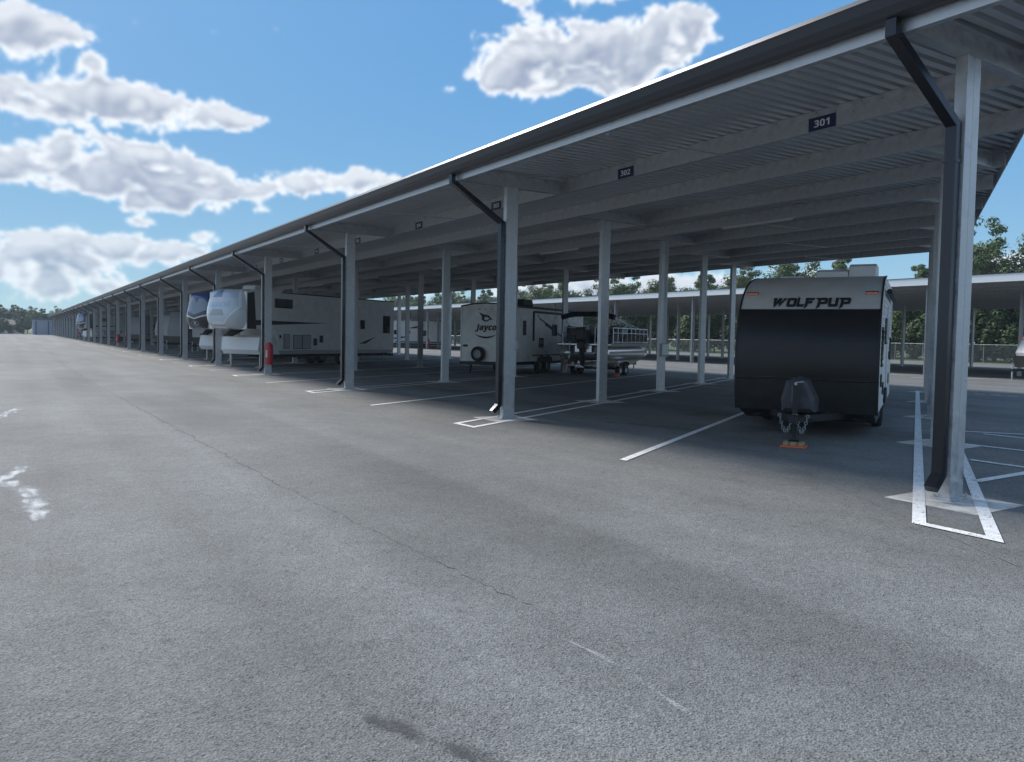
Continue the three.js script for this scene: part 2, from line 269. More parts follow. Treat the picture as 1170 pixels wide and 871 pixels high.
// ---------------------------------------------------------------- ground
const L = 8.887, TX = -2.6158, TZ = 4.6212, BAYS = 26, TH = 0.515077; // bay length, step from one row of posts to the next, turn of the stalls
const stall = (a, b, y = 0) => [a * Math.cos(TH) + b * Math.sin(TH), y, -a * Math.sin(TH) + b * Math.cos(TH)]; // a across the stalls, b along them
{
  const axis = (a, b, dense0, dense1, fine, coarse) => { const r = []; let v = a; while (v < b) { r.push(v); const d = v < dense0 ? dense0 - v : v > dense1 ? v - dense1 : 0; v += Math.min(coarse, fine + d * 0.12); } r.push(b); return r; };
  const xs = axis(-700, 300, -26, 7, 0.22, 60), zs = axis(-700, 300, -20, 11, 0.22, 60);
  const pos = [], col = [], uv = [], idx = [];
  for (const z of zs) for (const x of xs) {
    pos.push(x, 0, z); uv.push(x, z);
    // worn wheel lanes along the drive, patches of age, darker less bleached paving in the stalls
    const near = Math.abs(x) < 250 && Math.abs(z) < 120;
    let v = 1;
    if (near) {
      v += 0.36 * perlin.noise(x * 0.11, 3.1, z * 0.55) + 0.2 * perlin.noise(x * 0.5, 8.3, z * 0.9) + 0.09 * perlin.noise(x * 1.9, 1.7, z * 2.1);
      v += 0.16 * perlin.noise(x * 0.035, 5.5, z * 1.6) + 0.10 * perlin.noise(x * 0.02, 9.5, z * 4.2);
      const oil = perlin.noise(x * 0.8 + 40, 2.2, z * 0.8) + 0.5 * perlin.noise(x * 2.2, 6.1, z * 2.2); if (z < 0.5 && z > -16 && x < 0) v -= 0.28 * smooth(0.35, 0.75, oil);
    }
    v *= 0.50;
    col.push(v, v, v);
  }
  const nx = xs.length;
  for (let j = 0; j < zs.length - 1; j++) for (let i = 0; i < nx - 1; i++) { const a = j * nx + i; idx.push(a, a + nx, a + 1, a + 1, a + nx, a + nx + 1); }
  const g = new THREE.BufferGeometry(); g.setAttribute('position', new THREE.Float32BufferAttribute(pos, 3)); g.setAttribute('color', new THREE.Float32BufferAttribute(col, 3)); g.setAttribute('uv', new THREE.Float32BufferAttribute(uv, 2)); g.setIndex(idx); g.computeVertexNormals();
  struct('asphalt_ground', ready(g), M.asphalt);
  struct('grass_verge', [flat([[-600, -69], [260, -69], [260, -600], [-600, -600]], 0.004)], M.grass);
  struct('grass_field', [flat([[-680, 60], [-252, 60], [-252, -6], [-680, -6]], 0.004)], M.grass);
  // paving joint along the drive and fine open cracks
  const R = rng(5);
  const ribbon = (pts, w, y) => { const P = [], I = []; pts.forEach(([x, z], i) => { const [ax, az] = pts[Math.max(0, i - 1)], [bx_, bz] = pts[Math.min(pts.length - 1, i + 1)]; let dx = bx_ - ax, dz = bz - az; const l = Math.hypot(dx, dz); dx /= l; dz /= l; const h = w * (0.1 + R() * R() * 1.3) / 2; P.push(x - dz * h, y, z + dx * h, x + dz * h, y, z - dx * h); if (i) { const k = i * 2; I.push(k - 2, k - 1, k, k, k - 1, k + 1); } }); const g2 = new THREE.BufferGeometry(); g2.setAttribute('position', new THREE.Float32BufferAttribute(P, 3)); g2.setIndex(I); g2.computeVertexNormals(); return g2; };
  const wander = (x0, z0, x1, z1, n, amp, ph) => Array.from({ length: n + 1 }, (_, i) => { const t = i / n; return [mix(x0, x1, t) + amp * perlin.noise(i * 0.37, ph, 1.3), mix(z0, z1, t) + amp * 1.6 * perlin.noise(i * 0.31, ph, 7.7) + amp * 0.7 * (R() - 0.5)]; });
  struct('paving_joint', [ribbon(wander(-90, 7.3, -22, 6.27, 240, 0.05, 2), 0.032, 0.003), ribbon(wander(-22, 6.27, -3.4, 5.88, 180, 0.045, 3), 0.02, 0.003), ribbon(wander(-3.4, 5.88, 0.5, 5.64, 100, 0.03, 4), 0.011, 0.003)], M.tar);
  struct('paving_joint', [ribbon(wander(-3.2, -0.9, 3.2, 3.0, 90, 0.02, 9), 0.011, 0.003)], M.tar);
  struct('pavement_crack', [ribbon(wander(-3.8, 5.9, -4.3, 5.1, 24, 0.05, 12), 0.011, 0.003), ribbon(wander(-10.5, 4.6, -9.2, 3.0, 24, 0.06, 13), 0.02, 0.003), ribbon(wander(-14.5, 4.0, -12.4, 2.5, 30, 0.06, 15), 0.025, 0.003), ribbon(wander(-24, 4.2, -20, 2.8, 30, 0.06, 16), 0.03, 0.003)], M.tar);
  struct('paving_joint', [ribbon(wander(-11.9, 1.0, -7.6, -6.6, 80, 0.02, 21), 0.022, 0.003)], M.joint);
  // chalky spill marks, a scrape and a worn dark patch: grain caught on the stones
  const smear = (name, path, w, strength, colour, seed) => {
    const xs2 = path.map(p => p[0]), zs2 = path.map(p => p[1]), x0 = Math.min(...xs2) - w * 2, x1 = Math.max(...xs2) + w * 2, z0 = Math.min(...zs2) - w * 2, z1 = Math.max(...zs2) + w * 2;
    const px = 0.006, nw = Math.min(1024, Math.round((x1 - x0) / px)), nh = Math.min(512, Math.round((z1 - z0) / px)), d = new Uint8Array(nw * nh * 4), r = rng(seed);
    for (let j = 0; j < nh; j++) for (let i = 0; i < nw; i++) {
      const x = mix(x0, x1, (i + 0.5) / nw), z = mix(z0, z1, (j + 0.5) / nh); let best = 9;
      for (let q = 0; q < path.length - 1; q++) { const [ax, az] = path[q], [bx2, bz] = path[q + 1], dx = bx2 - ax, dz = bz - az, t = Math.min(1, Math.max(0, ((x - ax) * dx + (z - az) * dz) / (dx * dx + dz * dz))); best = Math.min(best, Math.hypot(x - ax - t * dx, z - az - t * dz)); }
      const body = smooth(w * 1.6, 0, best + w * 0.9 * perlin.noise(x * 5, seed, z * 9)) * strength * (0.75 + 0.6 * perlin.noise(x * 3, seed + 4, z * 14));
      const v = Math.round(255 * Math.min(1, Math.max(0, body * 1.6 - 0.75 * r() - 0.1))), o = (j * nw + i) * 4; d[o] = d[o + 1] = d[o + 2] = v; d[o + 3] = 255;
    }
    const t = new THREE.DataTexture(d, nw, nh); t.magFilter = THREE.LinearFilter; t.minFilter = THREE.LinearFilter; t.needsUpdate = true;
    const g = new THREE.BufferGeometry(); g.setAttribute('position', new THREE.Float32BufferAttribute([x0, 0.0035, z0, x1, 0.0035, z0, x0, 0.0035, z1, x1, 0.0035, z1], 3)); g.setAttribute('uv', new THREE.Float32BufferAttribute([0, 0, 1, 0, 0, 1, 1, 1], 2)); g.setIndex([0, 2, 1, 1, 2, 3]); g.computeVertexNormals();
    struct(name, ready(g), new THREE.MeshStandardMaterial({ color: colour, alphaMap: t, transparent: true, roughness: 0.95 }));
  };
  const chalk = new THREE.Color(0.55, 0.55, 0.54);
  smear('chalk_mark', [[-6.5, 8.22], [-5.6, 8.44], [-4.9, 8.2], [-4.2, 8.17], [-3.5, 8.12]], 0.11, 0.95, chalk, 31);
  smear('chalk_mark', [[-14.4, 8.30], [-13.6, 8.42], [-12.7, 8.58]], 0.13, 0.95, chalk, 32);
  smear('scrape_mark', [[1.0, 5.78], [1.28, 5.75], [1.55, 5.77], [2.0, 5.82]], 0.02, 0.62, chalk, 33);
  smear('worn_patch', [[1.25, 7.02], [1.5, 6.9], [1.85, 6.76]], 0.06, 0.8, new THREE.Color(0.075, 0.075, 0.075), 35);
  smear('worn_patch', [[-7.4, -1.6], [-6.6, -2.0], [-5.9, -2.2]], 0.22, 0.62, new THREE.Color(0.06, 0.06, 0.06), 36);
}

// ---------------------------------------------------------------- pads and painted lines
{
  const padGeo = ready(join([bx(-0.46, 0.5, -0.045, 0.005, -0.51, 0.44)]));
  for (let k = 0; k <= 13; k++) for (let j = 0; j < 5; j++) { const m = struct('concrete_pad', padGeo, M.concrete); m.position.set(-L * k + TX * j, 0, -TZ * j); }
  const sl = -TX / TZ; // the lines run with the stalls
  const line = (x, w, z0, z1) => flat([[x + sl * z0, z0], [x + w + sl * z0, z0], [x + w + sl * z1, z1], [x + sl * z1, z1]], 0.009);
  for (let k = 0; k <= 13; k++) {
    const x = -L * k - 0.395, w = 0.135, W = 0.79;
    const zf = 1.36;
    struct('painted_bay_outline', [line(x, w, zf, -18.85), line(x + W - w, w, zf, -18.85), line(x + w, W - 2 * w, zf, zf - 0.12)], M.paint);
    if (k < 13) struct('painted_stall_line', [line(-L * k - 4.49, 0.135, zf, -18.85)], M.paint);
  }
  const seg = (a, b, w) => { const dx = b[0] - a[0], dz = b[1] - a[1], l = Math.hypot(dx, dz), px = -dz / l * w / 2, pz = dx / l * w / 2; return flat([[a[0] + px, a[1] + pz], [b[0] + px, b[1] + pz], [b[0] - px, b[1] - pz], [a[0] - px, a[1] - pz]], 0.009); };
  for (const [a, b] of [[[-3.45, -6.96], [0.2, -9.8]], [[-3.0, -6.93], [2.2, -7.05]], [[-2.42, -5.05], [3.4, -5.4]], [[-1.42, -3.28], [4.2, -3.2]], [[-0.47, -1.5], [-0.47, -3.2]]]) struct('painted_hatch_line', [seg(a, b, 0.12)], M.paint);
  struct('painted_end_mark', [0, 1, 2, 3, 4].map(i => seg([-9.3 + i * 0.5, -19.36 - 0.06 * i], [-9.0 + i * 0.5, -19.4 - 0.06 * i], 0.14)), M.paint);
  for (let k = 0; k < 8; k++) { const x = -19.3 - 8.85 * k; const ln = x0 => flat([[x0 - 2.5, -29.4], [x0 - 2.36, -29.4], [x0 + 10.4, -52], [x0 + 10.26, -52]], 0.009); struct('painted_stall_line', [ln(x)], M.paint); struct('painted_stall_line', [ln(x + 4.42)], M.paint); }
}

// ---------------------------------------------------------------- carport canopies
const yb = z => 4.67 - 0.02 * z; // underside of the purlins
const purlinZ = [1.10, -1.42]; for (let j = 1; j < 5; j++) purlinZ.push(-TZ * j + 0.92, -TZ * j - 1.52);
const rake = z => 1.1 - TX / TZ * z; // the roof ends on the slant of the stalls
function cee(h, f, t, len) { // C section, web in x-y plane facing +z, length along x, bottom at y = 0, lips
  return [bx(0, len, 0, h, -t, 0), bx(0, len, 0, t, -f, -t), bx(0, len, h - t, h, -f, -t), bx(0, len, t, 0.022, -f, -f + t), bx(0, len, h - 0.022, h - t, -f, -f + t)];
}
const postGeo = h => ready(join([ // boxed pair of channels with a seam down each broad side
  bx(-0.123, 0, 0.03, h, -0.131, 0), bx(-0.123, 0, 0.03, h, -0.265, -0.134), bx(-0.120, -0.003, 0.03, h, -0.134, -0.131)]));
const plateGeo = ready(join([bx(-0.17, 0.047, 0.006, 0.03, -0.32, 0.055), ...[[-0.145, 0.03], [0.022, 0.03], [-0.145, -0.295], [0.022, -0.295]].map(([x, z]) => tube([x, 0.028, z], [x, 0.06, z], 0.012, 0.012, 6))]));
const xMin = -L * BAYS - 0.8;
function panelGeo(width, zF, back, y) { // ribbed roof sheet; ribs run along z from zF to back(x)
  const ribs = 5, pitch = width / ribs, p = [], prof = [], tri = [];
  for (let r = 0; r < ribs; r++) { const x = r * pitch; prof.push([x, 0], [x + pitch * 0.54, 0], [x + pitch * 0.60, 0.075], [x + pitch * 0.94, 0.075]); } prof.push([width, 0]);
  for (const th of [0, 0.004]) { const base = p.length / 3; for (const [x, h] of prof) { const b = Math.min(back(x), zF - 0.02); p.push(x, y(zF) + h + th, zF, x, y(b) + h + th, b); } for (let k = 0; k < prof.length - 1; k++) { const a = base + k * 2; if (th) tri.push(a, a + 2, a + 1, a + 1, a + 2, a + 3); else tri.push(a, a + 1, a + 2, a + 1, a + 3, a + 2); } }
  const g = new THREE.BufferGeometry(); g.setAttribute('position', new THREE.Float32BufferAttribute(p, 3)); g.setIndex(tri); const q = g.toNonIndexed(); q.computeVertexNormals(); return ready(join([q]));
}
{
  const can = thing('carport_canopy', 'long galvanised steel carport roof on posts running down the drive', 'carport', [0, 0, 0]);
  for (let j = 0; j < 5; j++) {
    const pg = postGeo(yb(-TZ * j - 0.13) - 0.014);
    const z0 = purlinZ[2 * j], z1 = purlinZ[2 * j + 1];
    // short bracket beam on top of each post, between a pair of purlins
    const b0 = z1 + 0.004 + TZ * j, b1 = z0 - 0.09 + TZ * j;
    const ag = ready(join([bx(-0.064, -0.058, 0.006, 0.264, b0, b1), bx(-0.125, 0.003, 0, 0.006, b0, b1), bx(-0.125, 0.003, 0.264, 0.27, b0, b1)]));
    for (let k = 0; k <= BAYS; k++) {
      const p = part('post', pg, M.galv, can); p.position.set(-L * k + TX * j, 0, -TZ * j);
      if (k < 12) part('base_plate', plateGeo, M.galv, p);
      const a = part('bracket_beam', ag, M.galv, can); a.position.set(-L * k + TX * j, yb((z0 + z1) / 2) - 0.012, -TZ * j);
    }
  }
  // purlins
  purlinZ.forEach((z, i) => { const x1 = rake(z - 0.09) - 0.04; part(i ? 'purlin' : 'eave_strut', ready(join(cee(0.29, 0.085, 0.005, x1 - xMin)).translate(xMin, yb(z), z)), i ? M.galv : M.galv, can); });
  // sag braces in the middle of each bay
  for (let j = 0; j < 5; j++) for (let k = 0; k < 14; k++) { const z0 = purlinZ[2 * j] - 0.09, z1 = purlinZ[2 * j + 1], x = -L * k - 4.56 + TX * j; part('sag_brace', [bar([x, yb(z0) - 0.012, z0], [x, yb(z1) - 0.012, z1], 0.05, 0.02)], M.galv, can); }
  // roof sheets, cut to the slant at the near end
  const zF = 1.17, zB = -20.6, w = 0.95, top = z => yb(z) + 0.293;
  const full = panelGeo(w, zF, () => zB, top);
  for (let x = rake(zF) - 0.02; x > xMin; x -= w) {
    const x0 = x - w, cut = x > rake(zB);
    const g = cut ? panelGeo(w, zF, dx => Math.max(zB, Math.min(zF, (x0 + dx - 1.1) * TZ / -TX)), top) : full;
    const m = part('roof_panel', g, M.deck, can); m.position.x = x0;
  }
  { // trim along the slanting end
    const s = (dx, z, dy) => [rake(z) + dx, yb(z) + dy, z];
    part('rake_trim', [bar(s(0.0, 1.15, 0.25), s(0.0, -20.6, 0.25), 0.02, 0.24)], M.galv, can);
  }
  // gutter along the front eave: face leans out, lip turns up
  const y0 = 4.765, gp = [[1.112, y0 + 0.235], [1.112, y0 + 0.01], [1.125, y0], [1.205, y0], [1.25, y0 + 0.03], [1.295, y0 + 0.10], [1.325, y0 + 0.185], [1.335, y0 + 0.205], [1.315, y0 + 0.255], [1.295, y0 + 0.262], [1.292, y0 + 0.254], [1.308, y0 + 0.248], [1.323, y0 + 0.207], [1.313, y0 + 0.19], [1.284, y0 + 0.108], [1.242, y0 + 0.042], [1.20, y0 + 0.012], [1.124, y0 + 0.012], [1.124, y0 + 0.235]];
  part('gutter', extrudeX(gp, xMin, rake(1.2) + 0.0), M.gutter, can);
  // downspouts
  const sp = ready(join([
    bx(-0.155, -0.045, 4.60, y0 - 0.002, 1.15, 1.235),
    bar([-0.10, 4.64, 1.2], [-0.085, 3.94, 0.06], 0.115, 0.088),
    bx(-0.143, -0.027, 0.26, 3.97, 0.022, 0.112),
    bar([-0.085, 0.285, 0.062], [-0.085, 0.135, 0.215], 0.118, 0.086)]));
  for (let k = 0; k <= BAYS; k++) { const d = part('downspout', sp, M.spout, can); d.position.x = -L * k; part('strap', [bx(-0.152, -0.018, 3.55, 3.58, 0.016, 0.118)], M.spout, d); }
}
{ // second canopy across the far drive: high white fascia towards us
  const c2 = thing('carport_canopy', 'second carport with a white fascia standing across the far drive', 'carport', [0, 0, 0]);
  const z0 = -33.0, z1 = -54.4, x0 = -170, x1 = 12, y = z => 4.93 + (z - z0) * 0.02;
  part('fascia', [bx(x0, x1, 4.87, 5.26, z0 - 0.03, z0)], M.fascia, c2);
  part('cap_flashing', [bx(x0, x1, 5.262, 5.29, z0 - 0.2, z0 + 0.03)], M.gutter, c2);
  const N = 190, w = (x1 - x0) / N, pg = panelGeo(w, z0 - 0.04, () => z1, z => y(z) + 0.25);
  for (let i = 0; i < N; i++) { const m = part('roof_panel', pg, M.deck, c2); m.position.x = x0 + i * w; }
  for (let j = 0; j < 5; j++) for (const o of [0.9, -1.5]) { const z = -34.3 - 4.6 * j + o; part('purlin', ready(join(cee(0.27, 0.08, 0.006, x1 - x0)).translate(x0, y(z) - 0.03, z)), M.galv, c2); }
  for (let j = 0; j < 5; j++) { const z = -34.3 - 4.6 * j, pg2 = ready(join([bx(-0.13, 0, 0.004, y(z) - 0.035, -0.26, 0)])); for (let k = -3; k <= 15; k++) { const p = part('post', pg2, M.galv, c2); p.position.set(-19.3 - 8.85 * k + 2.75 * j, 0, z); } }
}

// ---------------------------------------------------------------- stall signs, tube lights, boxes, extinguishers
{
  const plate = ready(join([rb(-0.22, 0.22, -0.095, 0.095, -0.004, 0.004, 0.003, 1)]));
  const near = ['at the black-fronted trailer', 'over the empty stall past the black-fronted trailer', 'over the pontoon boat bay', 'over the stall of the pontoon boat', 'over the stall of the trailer with the spare tyre', 'over the empty stall past the spare-tyre trailer', 'before the silver-nosed camper', 'over the silver-nosed camper', 'beyond the silver-nosed camper', 'over the blue-windowed camper'];
  for (let i = 0; i < 10; i++) {
    const k = Math.floor(i / 2), x = -L * k - (i % 2 ? 6.95 : 2.73), n = 301 + i;
    const s = thing('stall_number_sign', `navy stall sign reading ${n} ${near[i]}`, 'sign', [x, yb(-1.42) + 0.10, -1.42 + 0.006], 0, 'numbered stall signs');
    part('plate', plate, M.navy, s); part('lettering', [text(String(n), 0.098, 0.002, 1.25).translate(0, 0, 0.0045)], M.white, s);
  }
  for (let k = 0; k < 8; k++) {
    const where = ['over the bay of the black-fronted trailer', 'over the bay of the pontoon boat', 'over the trailer with the spare tyre', 'over the bay of the silver-nosed camper', 'over the fifth bay', 'over the sixth bay', 'over the seventh bay', 'over the eighth bay'][k];
    const t = thing('tube_light', `white tube light under a roof beam ${where}`, 'light fitting', [-L * k - 9.64, yb(purlinZ[4]) - 0.002, purlinZ[4] - 0.045], 0, 'tube lights under the carport roof');
    part('housing', [rb(-1.2, 1.2, -0.028, -0.001, -0.05, 0.05, 0.008, 1)], M.white, t);
    part('diffuser', [tube([-1.17, -0.04, 0], [1.17, -0.04, 0], 0.024, 0.024, 10)], M.tube, t);
    for (const s of [-1, 1]) part('end_cap', [rb(s * 1.185 - 0.02, s * 1.185 + 0.02, -0.072, -0.029, -0.032, 0.032, 0.006, 1)], M.box, t);
  }
  const labels = ['grey electrical box on a post behind the nearest corner post', 'grey electrical box on a post between the black trailer and the boat', 'grey electrical box on a post between the boat and the trailer with a spare tyre'];
  for (let k = 0; k < 3; k++) {
    const b = thing('electrical_box', labels[k], 'junction box', [-L * k + 2 * TX + 0.001, 1.34, -2 * TZ - 0.13], 0, 'electrical boxes on the carport posts');
    part('case', [rb(0, 0.12, -0.2, 0.2, -0.16, 0.16, 0.012, 1)], M.box, b); part('cover_plate', [rb(0.121, 0.128, -0.18, 0.18, -0.14, 0.14, 0.003, 1)], M.galv, b);
    part('conduit', [tube([0.04, 0.2, -0.09], [0.04, 3.4, -0.09], 0.015)], M.galv, b);
  }
  const ext = (x, z, label) => {
    const e = thing('fire_extinguisher', label, 'extinguisher', [x, 0.4, z], 0, 'fire extinguishers in red covers');
    const prof = [[0, 0], [0.13, 0], [0.14, 0.02], [0.15, 0.4], [0.145, 0.68], [0.11, 0.8], [0.045, 0.87], [0, 0.88]].map(p => new THREE.Vector2(...p));
    part('cover', [new THREE.LatheGeometry(prof, 18)], M.red, e);
    part('lettering', [text('FIRE', 0.1, 0.004).rotateZ(-Math.PI / 2).rotateY(0.5).translate(0.075, 0.42, 0.132)], M.white, e);
    part('bracket', [bx(-0.164, -0.14, 0.5, 0.56, -0.05, 0.05)], M.galv, e);
  };
  ext(-3 * L + 0.165, -0.13, 'red-covered fire extinguisher on the post before the silver-nosed camper');
  ext(-9 * L + 0.165, -0.13, 'red-covered fire extinguisher on a post about halfway down the carport');
  ext(-15 * L + 0.165, -0.13, 'red-covered fire extinguisher on a distant post near the far camper nose');
  ext(-19.3 - 8.85 * 7 + 0.165, -34.43, 'red-covered fire extinguisher on a post of the second carport');
}

// ---------------------------------------------------------------- travel trailer with black front
function sidingSheet(z0, z1, y0, y1, x, pitch, dir) { // lap siding: sheet of horizontal steps facing +-x
  const s = []; for (let y = y0; y < y1 - 0.01; y += pitch) { const h = Math.min(pitch, y1 - y); s.push(extrudeZ([[0, y], [0.012 * dir, y], [0.004 * dir, y + h * 0.92], [0, y + h]], z1, z0).translate(x, 0, 0)); } return s;
}
function curvedSheet(profile, x0, x1, t) { // profile of [z, y] points pushed along x with thickness t outwards (+z side)
  const out = profile.map((p, i) => { const a = profile[Math.max(0, i - 1)], b = profile[Math.min(profile.length - 1, i + 1)]; let dz = b[0] - a[0], dy = b[1] - a[1]; const l = Math.hypot(dz, dy); return [p[0] + dy / l * t, p[1] - dz / l * t]; });
  return extrudeX(profile.concat(out.reverse()), x0, x1);
}
const spline = (pts, n) => new THREE.SplineCurve(pts.map(p => new THREE.Vector2(...p))).getPoints(n).map(v => [v.x, v.y]);
{
  const t = thing('travel_trailer', 'small travel trailer with glossy black curved front and beige forehead', 'trailer', stall(-2.08, -4.85), TH);
  const W = 1.18, LEN = 6.35;
  const front = spline([[-0.13, 0.45], [-0.05, 0.75], [0.0, 1.2], [-0.03, 1.65], [-0.14, 2.02], [-0.27, 2.25], [-0.5, 2.48], [-0.85, 2.68], [-1.35, 2.83], [-2.0, 2.92]], 40);
  const bodyPts = front.concat([[-LEN, 2.92], [-LEN, 0.45]]).map(p => [p[0] - 0.006, p[1]]);
  part('body', extrudeX(bodyPts, -W + 0.02, W - 0.02), M.siding, t);
  const fine = spline([[-0.13, 0.45], [-0.05, 0.75], [0.0, 1.2], [-0.03, 1.65], [-0.14, 2.02], [-0.27, 2.25], [-0.5, 2.48], [-0.85, 2.68], [-1.35, 2.83], [-2.0, 2.92]], 260);
  const upto = (y0, y1) => { const a = fine.filter(p => p[1] >= y0 && p[1] <= y1); return a.filter((p, i) => i % 5 === 0 || i === a.length - 1); };
  const seam = 1.05, split = 2.235;
  part('front_panel', curvedSheet(upto(seam - 0.02, split - 0.0), -W + 0.03, W - 0.03, 0.012), M.blackGloss, t);
  part('lower_front_panel', curvedSheet(upto(0.40, seam - 0.045), -W + 0.03, W - 0.03, 0.012), M.blackMatte, t);
  part('seam_trim', [tube([-W + 0.03, seam - 0.033, 0.0], [W - 0.03, seam - 0.033, 0.0], 0.022, 0.022, 8)], M.blackMatte, t);
  part('forehead_panel', curvedSheet(upto(split + 0.0, 2.95), -W + 0.03, W - 0.03, 0.012), M.beige, t);
  for (const s of [-1, 1]) part('corner_trim', curvedSheet(front, s * W - (s > 0 ? 0.032 : 0.0), s * W + (s > 0 ? 0.0 : 0.032), 0.022), M.frame, t);
  for (const s of [-1, 1]) part('side_siding', sidingSheet(-0.32, -LEN + 0.05, 0.5, 2.25, s * (W - 0.02), 0.10, s), M.siding, t);
  part('side_siding', sidingSheet(-1.5, -LEN + 0.05, 2.252, 2.82, W - 0.02, 0.10, 1), M.siding, t);
  part('underbody', [extrudeX([[-0.16, 0.448], [-0.9, 0.24], [-LEN + 0.3, 0.26], [-LEN, 0.448]], -W + 0.06, W - 0.06)], M.frame, t);
  part('roof', [extrudeX([[-1.95, 2.918], [-2.2, 2.95], [-LEN + 0.1, 2.95], [-LEN - 0.01, 2.918]], -W + 0.05, W - 0.05)], M.white, t);
  for (const s of [-1, 1]) { const l = part('clearance_light', [rb(s * 1.0 - 0.09, s * 1.0 + 0.09, 2.505, 2.55, -0.575, -0.505, 0.01, 1)], M.amber, t); part('lamp_base', [rb(s * 1.0 - 0.1, s * 1.0 + 0.1, 2.545, 2.565, -0.62, -0.525, 0.005, 1)], M.frame, l); }
  // WOLF PUP in slanted, pointed letters on the forehead
  const G = { // polygons in a 0..1 box
    W: [[[0, 1], [0.28, 1], [0.24, 0.9], [0.20, 0.42], [0.46, 1], [0.64, 1], [0.60, 0.42], [0.86, 0.95], [0.80, 1], [1.12, 1], [0.98, 0.86], [0.52, 0], [0.44, 0.5], [0.10, -0.12], [0.04, 0.7]]],
    O: [[[0.1, 1], [0.9, 1], [1, 0.86], [0.94, 0.14], [0.8, 0], [0.04, 0], [-0.04, 0.14], [0.02, 0.86]], [[0.26, 0.78], [0.22, 0.22], [0.70, 0.22], [0.74, 0.78]]],
    L: [[[0.04, 1.18], [0.26, 1], [0.22, 0.24], [0.86, 0.24], [0.74, 0], [0.0, 0]]],
    F: [[[0, 1], [1.05, 1], [0.9, 0.78], [0.28, 0.78], [0.28, 0.62], [0.8, 0.62], [0.7, 0.40], [0.26, 0.40], [0.2, 0.02], [-0.1, -0.22], [0.02, 0.4]]],
    P: [[[-0.22, 1], [0.9, 1], [1.02, 0.86], [0.98, 0.44], [0.86, 0.30], [0.26, 0.30], [0.2, 0], [-0.12, -0.28], [0.02, 0.4], [0.04, 0.78], [-0.08, 0.86]], [[0.28, 0.78], [0.27, 0.52], [0.74, 0.52], [0.75, 0.78]]],
    U: [[[-0.02, 1], [0.24, 1], [0.22, 0.24], [0.70, 0.24], [0.74, 1], [1.0, 1], [0.94, 0.12], [0.82, 0], [0.1, 0], [0.0, 0.12]]],
  };
  const words = [['W', 0, 0.205], ['O', 0.235, 0.15], ['L', 0.40, 0.13], ['F', 0.535, 0.14], ['P', 0.735, 0.15], ['U', 0.91, 0.15], ['P', 1.10, 0.15]];
  const lg = words.map(([c, x, w]) => { const v = q => q.map(p => new THREE.Vector2(x + p[0] * w, p[1] * 0.165)), sh = new THREE.Shape(v(G[c][0])); if (G[c][1]) sh.holes.push(new THREE.Path(v(G[c][1]))); return new THREE.ExtrudeGeometry(sh, { depth: 0.003, bevelEnabled: true, bevelSize: 0.0055, bevelThickness: 0.001, bevelSegments: 1 }); });
  const lm = part('lettering', lg, M.canvas, t); lm.position.set(-0.60, 2.288, -0.262); lm.rotation.x = -0.77; lm.scale.set(1.02, 1.3, 1);
  // roof gear
  const ac = part('air_conditioner', [extrudeX([[-3.0, 2.95], [-3.02, 3.12], [-3.2, 3.18], [-3.9, 3.18], [-4.0, 2.95]], -0.2, 0.42, 0.03)], M.white, t);
  part('air_conditioner_shroud', [extrudeX([[-3.0, 2.95], [-3.04, 3.22], [-3.2, 3.28], [-3.8, 3.28], [-3.95, 2.95]], 0.43, 0.95, 0.03)], M.rvWhite, t);
  part('roof_vent', [rb(-0.85, -0.48, 2.95, 3.0, -3.4, -3.05, 0.02), rb(-0.91, -0.43, 3.005, 3.04, -3.46, -3.0, 0.015)], M.white, t);
  // side openings
  for (const [z0, z1, y0, y1] of [[-0.7, -1.2, 1.25, 1.95], [-2.1, -2.9, 1.65, 2.15], [-5.0, -5.7, 1.3, 1.8]]) { const f = part('window', [rb(W - 0.012, W + 0.012, y0, y1, z1, z0, 0.008, 1)], M.frame, t); part('pane', [bx(W + 0.0125, W + 0.0155, y0 + 0.04, y1 - 0.04, z1 + 0.04, z0 - 0.04)], M.glass, f); }
  const dr = part('entry_door', [rb(W - 0.014, W + 0.014, 0.62, 2.4, -3.75, -3.1, 0.008, 1)], M.siding, t); part('door_window', [bx(W + 0.015, W + 0.018, 1.75, 2.15, -3.6, -3.25)], M.glass, dr); part('door_handle', [rb(W + 0.015, W + 0.05, 1.35, 1.5, -3.68, -3.62, 0.008, 1)], M.frame, dr);
  part('awning', [tube([W + 0.06, 2.62, -1.6], [W + 0.06, 2.62, -5.0], 0.05)], M.frame, t);
  for (const [y, z] of [[0.9, -0.7], [0.72, -1.6], [0.8, -4.4]]) part('hatch', [rb(W - 0.012, W + 0.01, y, y + 0.22, z - 0.3, z, 0.006, 1)], M.frame, t);
  for (const s of [-1, 1]) { wheel(t, s * (W - 0.13), 0.33, -2.9, 0.33, 0.2, s); part('fender', [extrudeX([[-2.42, 0.5], [-2.5, 0.72], [-2.7, 0.78], [-3.1, 0.78], [-3.3, 0.72], [-3.38, 0.5]], s * W - 0.03, s * W + 0.03)], M.frame, t); }
  // tongue: A-frame, coupler, jack, chains, tank cover
  const X = 0.05;
  part('a_frame', [bar([-0.55, 0.40, -0.25], [X - 0.04, 0.44, 1.32], 0.06, 0.11), bar([0.62, 0.40, -0.25], [X + 0.04, 0.44, 1.32], 0.06, 0.11)], M.frame, t);
  part('coupler', [rb(X - 0.06, X + 0.06, 0.40, 0.52, 1.26, 1.62, 0.02)], M.frame, t);
